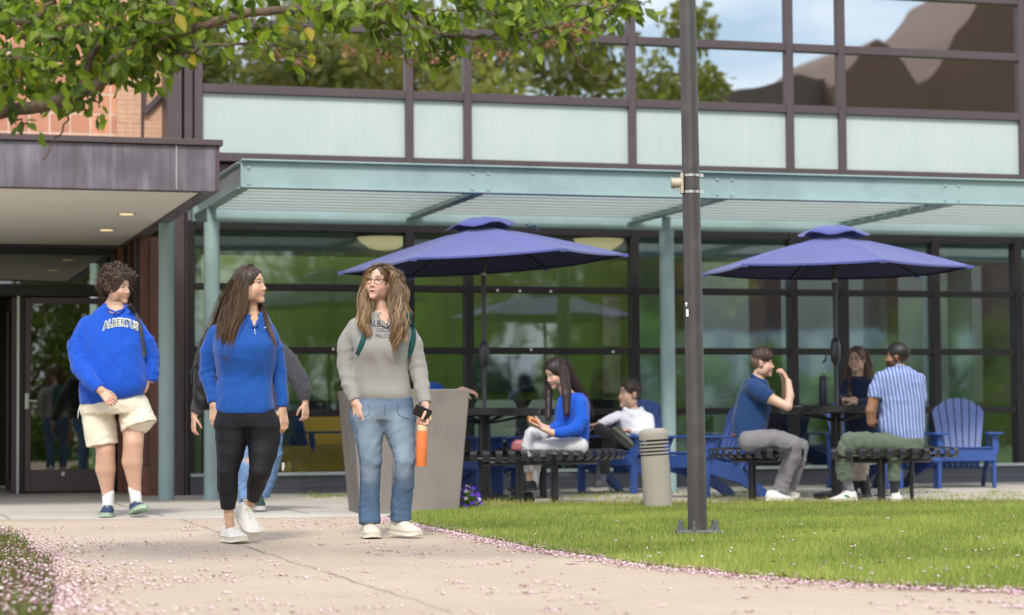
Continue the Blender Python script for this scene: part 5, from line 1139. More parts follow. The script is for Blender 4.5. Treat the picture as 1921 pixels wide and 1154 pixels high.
    st=P.strap('strap',[(240,570),(250,584),(259,604),(265,630),(268,655),(268,672)],.042,dk,bp,.010,sm); st.location=tuple(-off)
    g=Shape(); g.rows([(-.30,0,.10,0,.05),(-.25,0,.13,0,.07),(.0,0,.13,0,.075),(.12,-.01,.12,-.01,.06),(.17,-.02,.06,-.02,.03)],.02,3.2); V,F=g.mesh(.009,(),.004); V[:,0]-=.08; npmesh('bag',V,F,dk,bp)
man_albertus()
# ---------------- 2 person mostly hidden behind the woman in blue
def hidden_person():
    P=Person(470,18.1,'person in a charcoal hoodie and ripped jeans mostly hidden behind the woman in blue',SK_T)
    P.head(468,603,35,-2,0,.95); P.skinchain([(472,645,.02,14),(469,625,.01,12)])
    ch=cloth('charcoal_fleece',(.050,.048,.058),.1)
    P.garment('hoodie',ch,[(632,448,495,0,.07),(642,428,518,0,.11),(668,418,534,0,.13),(720,416,532,0,.15),(770,418,530,0,.15)],
      [[(514,650,0,17),(540,680,0,18.5),(560,712,-.03,18),(570,735,-.06,13),(573,752,-.07,9.5)],[(424,655,0,17),(398,700,0,18),(381,738,-.03,15),(371,762,-.06,12),(366,777,-.07,10)]],fold=.006)
    P.skinchain([(571,745,-.06,6),(573,758,-.07,5.5)]); P.hand(P.p(573,757,-.07),(.05,-.15,-1),(-.6,.6,0),1,.5,.95)
    P.skinchain([(368,765,-.07,6),(364,783,-.08,5.5)]); P.hand(P.p(364,782,-.08),(-.05,-.15,-1),(.7,.4,0),-1,.35,.95)
    jm=denim('light_denim',(.16,.27,.48))
    P.garment('jeans',jm,[(762,424,530,0,.13),(790,428,531,0,.14),(812,432,531,0,.13)],[[(468,812,0,22),(466,850,0,18),(464,872,-.02,16.5),(462,910,.02,15.5),(461,942,.03,14.5)],[(508,812,0,22),(512,850,.02,18),(505,890,.08,15),(494,930,.14,13)]],fold=.006,subs=[((464,864,-.4),(464,864,-.02),6,6)])
    m=MB()
    for k in range(9): x=455+k*2.3; m.tube([tuple(P.p(x,857,-.085)),tuple(P.p(x+.4,866+random.uniform(-3,3),-.088))],.0016,4)
    for k in range(6): x=529+k*.9; m.tube([tuple(P.p(x,868,.03)),tuple(P.p(x+.5,880+random.uniform(-3,5),.03))],.0018,4)
    m.build('frayed_threads',sockw,P.root)
    P.finish(); P.hairmass((.05,.03,.02)); 
    bw_=mat('white_panel_leather',(.6,.6,.6),.5); gb=mat('black_green_rubber',(.02,.05,.04),.5)
    P.shoe((481,938,.20),(489,957,-.02),gb,bw_,1.,1.1,L=.26); P.shoe((461,950,.08),(457,960,-.16),gb,bw_,1.,1.1)
# ---------------- 3 woman in blue top, black leggings
def denim(name,c): return mat(name,(1,1,1),.85,var=.10,vs=26,bump=.15,bs=500,vcol=True,spec=.2,stretch=(1,1,.35)) if not isinstance(c,tuple) else mat(name,c,.85,var=.16,vs=16,bump=.15,bs=500,spec=.2,stretch=(1,1,.35))
def woman_blue():
    P=Person(455,13.2,'long haired woman walking in a blue quarter zip top, black leggings and white sneakers',SK_O)
    P.head(470,536,72,3,0,.93,lips=(.42,.15,.13),brow=(.05,.03,.02))
    P.skinchain([(473,606,.03,14),(474,590,.02,11.5),(473,570,.01,11)])
    P.skinchain([(428,940,.02,11),(430,965,.03,9),(431,990,.04,8.5)]); P.skinchain([(476,928,.12,10),(468,945,.15,8.5),(460,962,.17,8.5)])
    P.skinchain([(399,745,0,9),(401,760,-.02,7.5)]); P.hand(P.p(401,759,-.02),(.05,-.12,-1),(.55,.75,0),-1,.50,.98)
    P.skinchain([(528,750,.04,8.5),(530,768,.04,7.5)]); P.hand(P.p(530,766,.04),(.14,-.12,-1),(-.7,.5,0),1,.42,.98)
    bl=mat('heather_blue_jersey',(.008,.075,.33),.8,var=.24,vs=120,bump=.05,bs=600,sheen=.2,spec=.25)
    def ex(g):
        g.cone(P.p(460,589,-.03),P.p(475,613,-.115),3.2*P.K,2.2*P.K,.004); g.cone(P.p(491,587,-.02),P.p(481,612,-.115),3.2*P.K,2.2*P.K,.004); g.cone(P.p(460,589,-.03),P.p(470,584,.05),3.2*P.K,3*P.K,.004); g.ell(P.p(440,655,-.085),(.062,.05,.06),k=.05); g.ell(P.p(486,653,-.085),(.062,.05,.06),k=.05)
    tp=P.garment('quarter_zip_top',bl,[(590,455,500,.01,.05),(597,437,503,.01,.075),(606,417,508,0,.09),(625,403,515,-.01,.11),(652,400,517,-.03,.125),(680,404,516,-.02,.12),(710,408,511,0,.11),(745,405,512,0,.125),(765,404,515,0,.13),(776,410,510,0,.128)],
      [[(407,625,0,16.5),(392,660,.02,17),(389,700,.03,15.5),(396,733,0,13),(401,756,-.02,11.5)],[(503,626,.02,15.5),(517,655,.05,15.5),(523,695,.06,14),(527,735,.05,12.5),(530,764,.04,11.5)]],subs=[((480,594,-.30),(477,596,-.0),8,7),((478,606,-.3),(477,606,-.06),3.6,3.)],extra=ex,fold=.005)
    tm=P.last
    P.strap('zip',[(477,612),(478,620),(479,629)],.004,M['steel'],tp,.004,tm,.002); P.strap('chest_mark',[(495,616),(498,614),(502,613)],.005,sockw,tp,.004,tm,.001)
    P.garment('leggings',mat('black_stretch_jersey',(.010,.009,.013),.6,var=.1,spec=.3),[(765,407,513,0,.118),(785,402,520,.01,.128),(802,402,525,.01,.115)],
      [[(436,800,0,33),(434,822,0,30.5),(432,850,-.01,26),(427,884,-.02,20),(427,912,0,19.5),(428,935,.01,16),(428,955,.02,13.5)],[(492,800,.01,33),(495,822,.02,31),(493,850,0,27),(488,884,-.03,20.5),(481,908,.04,18),(475,936,.12,12.5)]],fold=.0012)
    P.finish()
    hr=P.hairmass((.035,.020,.014),[[(448,545,.03,13),(432,590,.03,16),(421,625,-.04,11),(423,648,-.08,4)],[(458,520,.02,12),(438,560,.05,17),(412,610,.07,11),(396,630,.06,4)],[(484,570,.06,5),(500,600,-.05,3)]],open_=((0,.100,-.016),(.066,.068,.100)),cap=(.084,.104,.094))
    ch=[(P.c([(474,499,0,5),(462,506,-.03,8),(450,530,-.04,12),(440,570,-.04,14),(430,610,-.06,13)]),.7),(P.c([(472,501,.03,5),(455,508,.05,8),(442,535,.05,12),(428,575,.06,15),(412,615,.06,12)]),.7),(P.c([(470,503,0,6),(448,528,.0,12),(434,580,0,17),(421,625,-.08,15),(424,672,-.12,8)]),1.),(P.c([(462,505,0,6),(440,540,.05,14),(418,595,.06,16),(398,635,.05,10),(376,662,.05,6)]),.8),(P.c([(474,503,-.01,5),(458,530,-.06,7),(446,580,-.09,12),(432,630,-.13,11),(428,676,-.13,6)]),.8),(P.c([(484,560,.05,4),(498,595,-.05,5),(508,622,-.11,4),(517,652,-.12,2)]),.35)]
    P.strands('strands',ch,380,np.array([.032,.018,.012]),np.array([.20,.105,.05]),.0020,.004,5,parent=hr)
    P.shoe((421,1013,.13),(458,1019,-.10),white_sh,sole_w,1.12,1.12,L=.262); P.shoe((449,962,.22),(479,1011,.04),white_sh,sole_w,1.12,1.12,up=(.3,-.6,.8),L=.25)
    gold=mat('gold',(.6,.4,.1),.25,1.); P.tubeon('necklace',[(466,598,-.06),(472,609,-.10),(478,611,-.108),(484,606,-.10),(489,596,-.05)],.0014,gold)
    bp=empty('backpack',tuple(P.b+P.p(380,700,.2)),0,'black backpack on the back of the woman in the blue top','backpack'); dk=mat('black_nylon',(.012,.012,.014),.55)
    g=Shape(); g.rows([(-.22,0,.07,0,.06),(-.16,0,.09,0,.08),(.05,0,.085,0,.08),(.2,.02,.07,0,.06),(.27,.03,.04,0,.03)],.02,3); V,F=g.mesh(.008,(),.005); V[:,0]+=.035; npmesh('bag',V,F,dk,bp)
    MB().tube([(-.03,-.07,.05),(-.06,-.08,0),(-.05,-.08,-.06)],.006,6).build('buckle_strap',dk,bp)
woman_blue(); hidden_person()
# ---------------- 4 woman in grey sweatshirt and jeans
def woman_grey():
    P=Person(722,13.7,'woman with glasses and wavy highlighted hair walking in a grey sweatshirt and blue jeans',SK_L)
    P.head(709,530,-17,3,-5,.96,lips=(.50,.17,.15),brow=(.10,.06,.04),open_=1)
    P.skinchain([(719,606,.03,16),(717,588,.02,12.5),(713,566,.01,11.5)])
    P.skinchain([(664,745,-.05,9),(667,757,-.07,7.5)]); P.hand(P.p(667,756,-.07),(.18,-.2,-1),(.6,.7,0),-1,.95,.95)
    P.skinchain([(796,745,-.05,9),(798,760,-.07,7.5)]); P.hand(P.p(798,759,-.07),(.06,-.1,-1),(-.85,-.45,0),1,.75,1.)
    P.hh=P.p(798,759,-.07)
    gr=mat('heather_grey_fleece',(.31,.30,.28),.9,var=.09,vs=120,bump=.06,bs=500,sheen=.2,spec=.2)
    def ex(g): g.cone(P.p(696,590,-.04),P.p(722,612,-.125),4*P.K,3*P.K,.004); g.cone(P.p(741,590,-.03),P.p(727,612,-.125),4*P.K,3*P.K,.004); g.ell(P.p(696,652,-.10),(.058,.045,.06),k=.05); g.ell(P.p(738,652,-.10),(.058,.045,.06),k=.05)
    sw=P.garment('sweatshirt',gr,[(586,694,744,.01,.055),(593,681,756,.01,.08),(604,667,766,0,.095),(626,657,772,-.01,.12),(655,664,766,-.025,.135),(690,665,764,-.01,.12),(716,664,767,0,.118),(738,667,770,0,.125),(751,673,771,0,.112)],
      [[(668,614,0,17),(651,645,.02,18.5),(649,685,.02,17.5),(656,720,-.02,15),(666,752,-.06,11.5)],[(762,616,0,17),(776,650,.02,18),(784,690,.02,17),(791,725,-.02,14.5),(797,757,-.06,11.5)]],subs=[((722,592,-.3),(722,594,0),11,9),((725,604,-.3),(725,606,-.06),4,3.5)],extra=ex,fold=.0055)
    sm=P.last; ink=mat('navy_print',(.03,.035,.08),.8)
    P.lettering('lettering','ALBERTUS',722,608,62,ink,sw,0,.003,.012,-2,1.25,mesh=sm); P.lettering('lettering','COLLEGE',724,620,36,ink,sw,0,.003,.008,-2,1.2,1.1,mesh=sm); P.lettering('lettering','FALCONS',724,631,38,ink,sw,0,.003,.008,-2,1.2,1.1,mesh=sm)
    P.strap('zip',[(724,606),(725,618)],.004,M['steel'],sw,.0045,sm,.002)
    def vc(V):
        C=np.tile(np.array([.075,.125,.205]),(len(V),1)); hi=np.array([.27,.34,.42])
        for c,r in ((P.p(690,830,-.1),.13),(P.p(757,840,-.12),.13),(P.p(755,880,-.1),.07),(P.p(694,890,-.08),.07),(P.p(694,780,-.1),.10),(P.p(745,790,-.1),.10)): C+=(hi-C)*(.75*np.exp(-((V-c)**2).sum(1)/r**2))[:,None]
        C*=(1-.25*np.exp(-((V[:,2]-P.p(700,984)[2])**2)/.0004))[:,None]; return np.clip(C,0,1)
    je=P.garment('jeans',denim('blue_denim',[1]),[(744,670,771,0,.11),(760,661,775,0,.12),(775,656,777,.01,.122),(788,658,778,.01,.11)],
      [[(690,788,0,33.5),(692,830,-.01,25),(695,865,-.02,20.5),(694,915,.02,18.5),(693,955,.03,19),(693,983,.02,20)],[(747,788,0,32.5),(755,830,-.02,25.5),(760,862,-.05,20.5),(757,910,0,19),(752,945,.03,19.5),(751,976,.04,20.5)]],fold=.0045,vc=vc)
    jm=P.last; sd=mat('side_seam',(.03,.06,.13),.9); P.strap('side_seam',[(668,800),(674,850),(677,900),(676,950),(676,980)],.006,sd,je,.003,jm,.001)
    P.strap('pocket_seam',[(690,757),(694,775),(682,783),(670,786)],.0022,sd,je,.003,jm,.001); P.strap('pocket_seam',[(748,757),(745,774),(756,783),(769,786)],.0022,sd,je,.003,jm,.001); P.strap('fly_seam',[(722,757),(722,770),(721,780)],.0022,sd,je,.003,jm,.001); P.strap('side_seam',[(738,860),(736,900),(735,940),(734,972)],.004,sd,je,.003,jm,.001)
    P.skinchain([(693,975,.02,9),(691,997,.06,8)]); P.skinchain([(750,970,.04,9),(745,990,.05,8)])
    P.finish(); fm=P.bodymesh
    hr=P.hairmass((.10,.058,.034),[[(692,515,.02,5),(684,560,-.02,7),(683,590,-.08,8),(687,612,-.12,4)],[(726,520,.02,9),(738,560,.0,11),(745,590,-.08,11),(754,618,-.12,9),(748,635,-.14,4)]],open_=((-.004,.100,-.014),(.062,.066,.098)),cap=(.080,.099,.089))
    ch=[(P.c([(720,498,.04,6),(742,512,.05,8),(752,550,.04,9),(760,590,.0,9)]),.5),(P.c([(717,498,-.03,4),(728,506,-.05,5),(738,522,-.05,6),(744,548,-.05,8)]),.5),(P.c([(715,498,-.03,4),(702,503,-.05,4),(690,518,-.04,5),(685,545,-.03,7)]),.5),(P.c([(714,499,0,4),(697,506,-.03,4),(687,532,-.02,5),(681,575,-.08,10),(684,605,-.14,10),(690,632,-.15,5)]),.8),(P.c([(719,499,0,5),(734,515,0,7),(741,555,-.02,9),(750,592,-.10,11),(756,622,-.14,9),(752,642,-.14,5)]),.9),(P.c([(722,496,-.01,5),(740,526,-.04,6),(744,565,-.08,8),(746,600,-.15,11),(745,630,-.17,9),(739,658,-.17,5)]),.8),(P.c([(714,500,.02,4),(694,520,.04,6),(685,565,.02,8),(675,600,-.06,6)]),.4)]
    P.strands('strands',ch,330,np.array([.060,.033,.020]),np.array([.50,.32,.165]),.0026,.0115,9.5,parent=hr)
    # glasses
    T=P.T; gl=mat('clear_brown_acetate',(.16,.08,.06),.3); m=MB()
    for q in (-1,1):
        pts=[]
        for k in range(19): a=2*PI*k/18; pts.append(tuple(T(q*.033+.0245*math.copysign(abs(math.cos(a))**.8,math.cos(a)),.089-.10*abs(q*.033+.0245*math.cos(a))*.35,.002+.019*math.copysign(abs(math.sin(a))**.8,math.sin(a)))))
        m.tube(pts,.0019,6,False); m.tube([tuple(T(q*.058,.072,.008)),tuple(T(q*.079,.0,.006)),tuple(T(q*.080,-.02,-.004))],.002,6)
    m.tube([tuple(T(-.010,.087,.006)),tuple(T(0,.090,.009)),tuple(T(.010,.087,.006))],.002,6); m.build('glasses',gl,P.root,smooth=True)
    P.tubeon('necklace',[(706,590,-.06),(714,600,-.10),(722,602,-.115),(729,598,-.10)],.0014,mat('gold_chain',(.6,.4,.1),.25,1.))
    P.shoe((686,1001,.14),(703,1011,-.14),cream_sh,sole_w,1.1,1.2); P.shoe((733,999,.08),(788,1007,-.08),cream_sh,sole_w,1.1,1.2)
    # teal backpack
    tl=cloth('teal_nylon',(.012,.085,.085),.1); o_=P.p(722,640,.2); bp=empty('backpack',tuple(P.b+o_),0,'teal backpack worn by the woman in grey','backpack')
    for pts in ([(683,584),(686,604),(684,630),(677,650),(670,669)],[(762,586),(772,606),(775,632),(770,655),(764,672)]):
        st=P.strap('strap',pts,.036,tl,bp,.012,sm); st.location=tuple(-o_)
    g=Shape(); g.rows([(-.22,0,.11,0,.05),(-.18,0,.13,0,.07),(.05,0,.13,0,.08),(.13,0,.11,0,.06),(.17,0,.06,0,.03)],.02,3.2); V,F=g.mesh(.009,(),.003); npmesh('bag',V,F,tl,bp)
    # phone, bottle and keys held in the far hand
    w=P.hh+P.b
    ph=empty('phone',tuple(P.b+P.p(793,774,-.125)),0,'black phone held flat in the hand of the woman in grey','phone'); ph.rotation_euler=(math.radians(-62),math.radians(24),math.radians(6))
    MB().box(-.056,.050,-.036,.036,-.004,.004).build('case',mat('black_phone_case',(.01,.01,.012),.35),ph,bevel=.003); MB().box(-.052,.046,-.033,.033,.0042,.0048).build('screen',mat('phone_screen',(.008,.008,.01),.08),ph)
    bt=empty('water_bottle',tuple(P.b+P.p(790,875,-.10)),0,'orange water bottle hanging from the hand of the woman in grey','bottle'); bt.rotation_euler=(0,math.radians(2),0); og=mat('orange_enamel',(.72,.20,.06),.4,var=.04)
    MB().lathe([(.030,0),(.033,.006),(.034,.20),(.031,.215)],n=24).build('flask',og,bt,auto=.6); MB().lathe([(.031,.2155),(.031,.243),(.025,.249)],n=24).build('lid',mat('cream_plastic',(.70,.58,.36),.5),bt,auto=.6)
    MB().tube([(-.026,0,.235),(-.026,0,.275),(-.015,0,.292),(.015,0,.292),(.026,0,.275),(.026,0,.235)],.006,8).build('carry_loop',mat('peach_plastic',(.72,.32,.22),.5),bt,smooth=True)
    kc=empty('keys',tuple(P.b+P.p(807,775,-.12)),0,'small gold keyring hanging beside the phone','keys'); m=MB(); m.tube([(.012*math.cos(a),0,.012*math.sin(a)) for a in np.linspace(0,6.28,13)],.0018,5,False); m.build('ring',mat('brass',(.6,.42,.12),.3,1.),kc); MB().box(-.006,.008,-.002,.002,-.045,-.012).build('fob',mat('gold_fob',(.55,.45,.25),.35,.6),kc,bevel=.002)
woman_grey()
black_sh=mat('black_trainer',(.02,.02,.022),.55,var=.2); sole_b=mat('dark_rubber',(.04,.04,.045),.7)
# ---------------- 5 seated girl with phone
def girl():
    P=Person(1080,19.45,'girl with very long dark hair on the bench in a blue sweatshirt, looking at phone',SK_L,False)
    P.head(1043,701,-58,-24,0,1.0,lips=(.45,.16,.15),brow=(.03,.015,.01)); P.skinchain([(1066,742,.02,13),(1056,724,.01,10)])
    bl=cloth('blue_fleece',(.008,.085,.50),.08)
    P.garment('sweatshirt',bl,[(737,1058,1092,.02,.075),(747,1048,1102,0,.11),(765,1043,1106,0,.13),(790,1040,1107,0,.135),(815,1047,1106,0,.14),(843,1060,1101,0,.14)],
      [[(1088,757,-.11,13.5),(1091,787,-.17,13),(1082,804,-.22,12),(1058,811,-.26,10.5),(1038,813,-.28,9)],[(1064,760,.08,12),(1052,795,.0,11),(1036,806,-.12,9.5),(1026,806,-.18,8)]],fold=.005)
    P.skinchain([(1050,812,-.27,7),(1036,812,-.28,6),(1015,803,-.26,5)]); P.hand(P.p(1015,803,-.26),(-.85,-.1,.35),(.1,.3,1),1,.55,.9); P.skinchain([(1030,805,-.17,6),(1016,799,-.2,5)]); P.hand(P.p(1018,800,-.20),(-.85,-.1,.30),(0,-.4,.9),-1,.6,.9)
    wt=cloth('pale_grey_track_pants',(.60,.59,.62),.06)
    tr=P.garment('trousers',wt,[(828,1066,1104,0,.15),(848,1066,1104,0,.15)],[[(1080,834,.10,16),(1030,820,.04,15),(998,815,-.02,13.5),(991,838,-.03,12.5),(990,862,-.02,11),(991,885,0,8.5)],[(1085,836,-.11,17),(1040,836,-.13,16),(1012,840,-.10,14),(1006,870,.05,11),(1000,915,.08,9)]],fold=.005)
    P.skinchain([(991,878,0,5.5),(993,900,0,5),(998,912,0,5.5)]); P.finish()
    hr=P.hairmass((.022,.012,.012),[[(1056,690,.03,9),(1074,715,.04,11),(1092,745,.08,10),(1107,778,.10,5)],[(1056,700,-.07,7),(1062,740,-.13,8),(1063,775,-.17,6)],[(1036,700,.05,5),(1030,740,.05,7),(1029,785,-.02,5)]],open_=((.0,.100,-.018),(.062,.066,.098)))
    ch=[(P.c([(1046,674,0,4),(1064,690,.0,8),(1082,725,.02,11),(1100,752,.06,9),(1112,785,.10,4)]),1),(P.c([(1044,674,0,4),(1058,690,-.07,6),(1064,735,-.14,8),(1064,785,-.19,5)]),.9),(P.c([(1042,674,0,4),(1034,695,.07,5),(1030,740,.06,7),(1026,788,-.02,4)]),.7)]
    P.strands('strands',ch,130,np.array([.020,.011,.011]),np.array([.075,.038,.03]),.003,.004,4,parent=hr)
    P.shoe((1008,920,0),(952,924,-.02),black_sh,sole_b,1.05,1.,lace_mat=black_sh); P.shoe((1002,941,.10),(950,945,.08),black_sh,sole_b,1.05,1.,lace_mat=black_sh)
    ph=empty('phone',tuple(P.b+P.p(1001,791,-.26)),0,'orange cased phone in the hands of the long haired girl','phone'); ph.rotation_euler=(math.radians(-35),math.radians(28),math.radians(-10)); MB().box(-.062,.062,-.036,.036,-.005,.005).build('case',mat('orange_case',(.85,.30,.02),.45),ph,bevel=.004); MB().box(-.058,.058,-.032,.032,.0052,.0056).build('screen',M['eye'] if False else mat('dark_screen_small',(.02,.02,.02),.1),ph)
    bg2=empty('handbag',tuple(P.b+P.p(976,840,.02)),0,'dusty pink small bag resting on the bench by the long haired girl','bag'); pk=mat('pink_leather',(.30,.09,.10),.5)
    g=Shape(); g.rows([(0,0,.07,0,.04),(.02,0,.08,0,.05),(.07,0,.075,0,.045),(.10,.01,.05,0,.03)],.01,3); V,F=g.mesh(.007); V[:,2]-=.03; npmesh('pouch',V,F,pk,bg2); MB().tube([(.05,0,.06),(.075,0,.11),(.10,0,.05)],.006,6).build('handle',pk,bg2)
girl()
# ---------------- 6 man in white hoodie
def hoodie_man():
    P=Person(1190,22.4,'short haired man in a white hoodie and dark trousers reclining with one leg crossed',SK_L,False)
    P.head(1181,740,-66,2,0,1.14,smile=1,brow=(.05,.03,.02),fade=(.65,(.06,.04,.03))); P.skinchain([(1190,778,.02,11),(1185,760,.01,9.5)])
    wh=cloth('pale_lavender_fleece',(.74,.75,.84),.05)
    P.garment('hoodie',wh,[(768,1172,1204,0,.08),(776,1158,1218,0,.12),(795,1160,1225,0,.14),(815,1168,1226,0,.15),(830,1172,1224,0,.15),(843,1178,1220,0,.14)],
      [[(1160,780,-.02,10),(1142,789,-.12,9.5),(1124,797,-.18,7)],[(1216,786,-.06,11),(1219,806,-.14,10),(1200,812,-.24,8.5),(1182,809,-.28,7)]],fold=.006,extra=lambda g:(g.cone(P.p(1172,768,-.06),P.p(1186,778,-.12),5*P.K,4*P.K,.01),g.cone(P.p(1203,768,.0),P.p(1190,778,-.10),5*P.K,4*P.K,.01)))
    P.skinchain([(1130,795,-.17,5),(1121,797,-.19,4.5)]); P.hand(P.p(1122,796,-.19),(-.9,-.2,-.1),(0,-.2,-1),1,.5,.95)
    P.skinchain([(1186,810,-.27,5),(1178,808,-.29,4.5)]); P.hand(P.p(1180,808,-.29),(-.95,0,.15),(0,-.3,-1),-1,.4,.95)
    dk=cloth('charcoal_trousers',(.045,.04,.045),.1)
    P.garment('trousers',dk,[(830,1172,1222,0,.15),(850,1172,1222,0,.15)],[[(1198,840,-.08,13),(1160,822,-.22,12.5),(1124,806,-.38,11),(1140,812,-.44,9),(1153,814,-.42,7.5)],[(1195,845,.05,13),(1165,832,-.10,12.5),(1142,826,-.28,11.5),(1137,858,-.26,9.5),(1133,888,-.2,8.5)]],fold=.006)
    P.finish(); P.hairmass((.04,.025,.018),cap=(.082,.100,.088),capc=(0,-.014,.050),low=((0,.0,-.10),(.13,.14,.095)),open_=((0,.105,-.018),(.066,.066,.095)))
    g=Shape(); g.cone(P.p(1133,884,-.2),P.p(1130,908,-.2),6.5*P.K,6*P.K); V,F=g.mesh(.008); npmesh('sock',V,F,cloth('slate_sock',(.14,.15,.22)),P.root)
    P.shoe((1139,919,-.15),(1105,922,-.30),mat('grey_runner',(.12,.12,.13),.7),sole_w,1.05,1.); P.shoe((1146,806,-.50),(1168,826,-.55),mat('grey_runner_b',(.07,.07,.065),.7),mat('worn_sole',(.13,.13,.11),.8),1.1,1.,up=(.6,.5,.5),L=.27)
hoodie_man()
# ---------------- 7 person in a cap behind the planter
def cap_person():
    P=Person(815,20.6,'person in a blue cap reclining almost hidden behind the planter',SK_L,False)
    P.head(813,744,-35,10,0,1.0); P.skinchain([(818,785,.02,11),(815,765,.01,10)])
    P.garment('shirt',cloth('teal_shirt',(.03,.12,.30)),[(778,796,838,0,.09),(790,788,850,0,.12),(830,790,850,0,.13),(860,792,848,0,.14)],[[(843,795,-.02,11),(858,790,-.15,9),(860,775,-.2,7)]],fold=.005)
    P.skinchain([(860,778,-.2,6),(858,755,-.22,6),(850,738,-.24,5.5),(868,730,-.26,5)]); P.hand(P.p(868,730,-.26),(.95,0,-.25),(0,.3,-1),1,.35,1.)
    P.garment('trousers',cloth('dark_cotton',(.04,.05,.08)),[(850,792,846,-.05,.14),(868,794,846,-.1,.14)],[[(805,862,-.15,14),(800,868,-.50,12),(800,930,-.60,9)],[(835,862,-.15,14),(838,868,-.50,12),(840,930,-.60,9)]],fold=.004)
    P.finish(); c,l,f,up,sc=P.H; R=np.array([l,f,up]); g=Shape(); g.ell(P.T(0,-.010,.055),np.array([.086,.104,.080])*sc,R,.01); g.ell(P.T(0,0,-.06),np.array([.14,.14,.09]),R,.004,True); V,F=g.mesh(.006); cp=npmesh('cap',V,F,cloth('blue_cap',(.02,.10,.45)),P.root)
    g=Shape(); g.ell(P.T(0,.10,.042),np.array([.065,.07,.010])*sc,R,.01); V,F=g.mesh(.004); npmesh('cap_brim',V,F,cp.data.materials[0],cp); P.hairmass((.05,.03,.02),capc=(0,-.022,.02),cap=(.08,.095,.08))
    P.shoe((800,940,-.55),(795,944,-.80),black_sh,sole_b,1.,1.); P.shoe((842,940,-.55),(842,944,-.80),black_sh,sole_b,1.,1.)
cap_person()
# ---------------- 8 man in navy polo
def polo_man():
    P=Person(1410,19.55,'man in a navy polo and grey trousers sitting in profile with elbows on the table',SK_L,False)
    P.head(1430,682,82,-3,0,.98,brow=(.05,.03,.02),beard=(.12,(.15,.09,.06)),smile=.5,fade=(.72,(.055,.03,.022))); P.skinchain([(1416,722,.02,13),(1424,702,.01,11)])
    nv=cloth('navy_pique',(.012,.045,.135),.08)
    P.garment('polo_shirt',nv,[(708,1404,1432,0,.07),(716,1394,1440,0,.11),(742,1384,1446,0,.13),(765,1378,1446,0,.13),(790,1373,1442,0,.13),(812,1375,1437,0,.13),(821,1377,1430,0,.13)],
      [[(1414,730,-.12,17),(1430,738,-.18,16),(1446,748,-.21,14.5)],[(1418,732,.12,15),(1440,746,.18,13)]],subs=[((1432,702,-.06),(1428,706,.05),9,9)],fold=.005,extra=lambda g:(g.cone(P.p(1408,704,-.07),P.p(1436,716,-.05),3.5*P.K,3*P.K,.004),g.cone(P.p(1408,704,.05),P.p(1436,716,.03),3.5*P.K,3*P.K,.004)))
    P.skinchain([(1438,744,-.2,10),(1478,763,-.26,8),(1482,742,-.22,7.5),(1479,716,-.14,5.5)]); P.hand(P.p(1479,717,-.14),(-.35,.25,.9),(-.8,.3,-.4),1,1.1,1.)
    P.skinchain([(1438,746,.16,9),(1474,763,.12,8),(1474,740,.06,7.5),(1472,714,-.02,5.5)]); P.hand(P.p(1472,716,-.03),(-.3,-.2,.9),(-.7,-.5,-.3),-1,1.0,1.)
    gp=cloth('grey_chino',(.20,.19,.205),.08)
    P.garment('trousers',gp,[(810,1378,1432,0,.13),(826,1384,1436,0,.145),(842,1388,1430,0,.14)],[[(1406,828,-.10,19.5),(1450,824,-.13,19),(1488,834,-.15,17.5),(1486,860,-.13,15.5),(1473,890,-.10,14.5),(1463,922,-.08,14.5)],[(1406,830,.12,18),(1460,826,.12,18),(1502,838,.10,15.5),(1496,870,.10,14),(1480,915,.10,13)]],fold=.007)
    P.tubeon('belt',[(1378,816,-.10),(1374,817,0),(1378,816,.10)],.012,mat('brown_belt',(.18,.06,.03),.5))
    P.skinchain([(1464,915,-.08,6),(1452,930,-.06,6)]); P.finish()
    P.hairmass((.042,.021,.014),cap=(.081,.100,.092),capc=(0,-.002,.062),low=((0,.0,-.095),(.13,.14,.095)),open_=((0,.112,-.018),(.068,.060,.088)),ridge=.006)
    P.shoe((1436,939,-.10),(1489,942,-.14),mat('white_runner',(.62,.62,.60),.6,var=.12,vs=30),sole_w,1.05,1.05); P.shoe((1452,932,.12),(1500,934,.10),mat('white_runner_b',(.62,.62,.60),.6),sole_w,1.05,1.05)
polo_man()
# ---------------- 9 man in striped shirt
def stripe_mat():
    m,nt,o=newmat('striped_cotton'); b=nt.nodes.new('ShaderNodeBsdfPrincipled'); nt.links.new(b.outputs[0],o.inputs[0]); b.inputs['Roughness'].default_value=.85; tc=nt.nodes.new('ShaderNodeTexCoord'); sx=nt.nodes.new('ShaderNodeSeparateXYZ'); nt.links.new(tc.outputs['Object'],sx.inputs[0])
    def mth(op,a,b_=None):
        n=nt.nodes.new('ShaderNodeMath'); n.operation=op
        for i,v in enumerate((a,b_)):
            if v is None: continue
            if isinstance(v,(int,float)): n.inputs[i].default_value=v
            else: nt.links.new(v,n.inputs[i])
        return n.outputs[0]
    x=mth('ADD',sx.outputs[0],mth('MULTIPLY',sx.outputs[2],.09)); x=mth('ADD',x,mth('MULTIPLY',mth('SINE',mth('MULTIPLY',sx.outputs[2],13.)),.004)); s1=mth('SINE',mth('MULTIPLY',x,2*PI/.030)); s2=mth('SINE',mth('MULTIPLY',x,2*PI/.0088)); z=mth('SINE',mth('MULTIPLY',sx.outputs[2],2*PI/.010))
    v=mth('ADD',mth('MULTIPLY',s1,.35),mth('ADD',mth('MULTIPLY',s2,.30),mth('MULTIPLY',z,.14))); v=mth('ADD',v,.5)
    c=_ramp(nt,v,[(.2,(.075,.13,.36)),(.6,(.19,.26,.52)),(.92,(.48,.52,.68))]); nt.links.new(c,b.inputs['Base Color']); return m
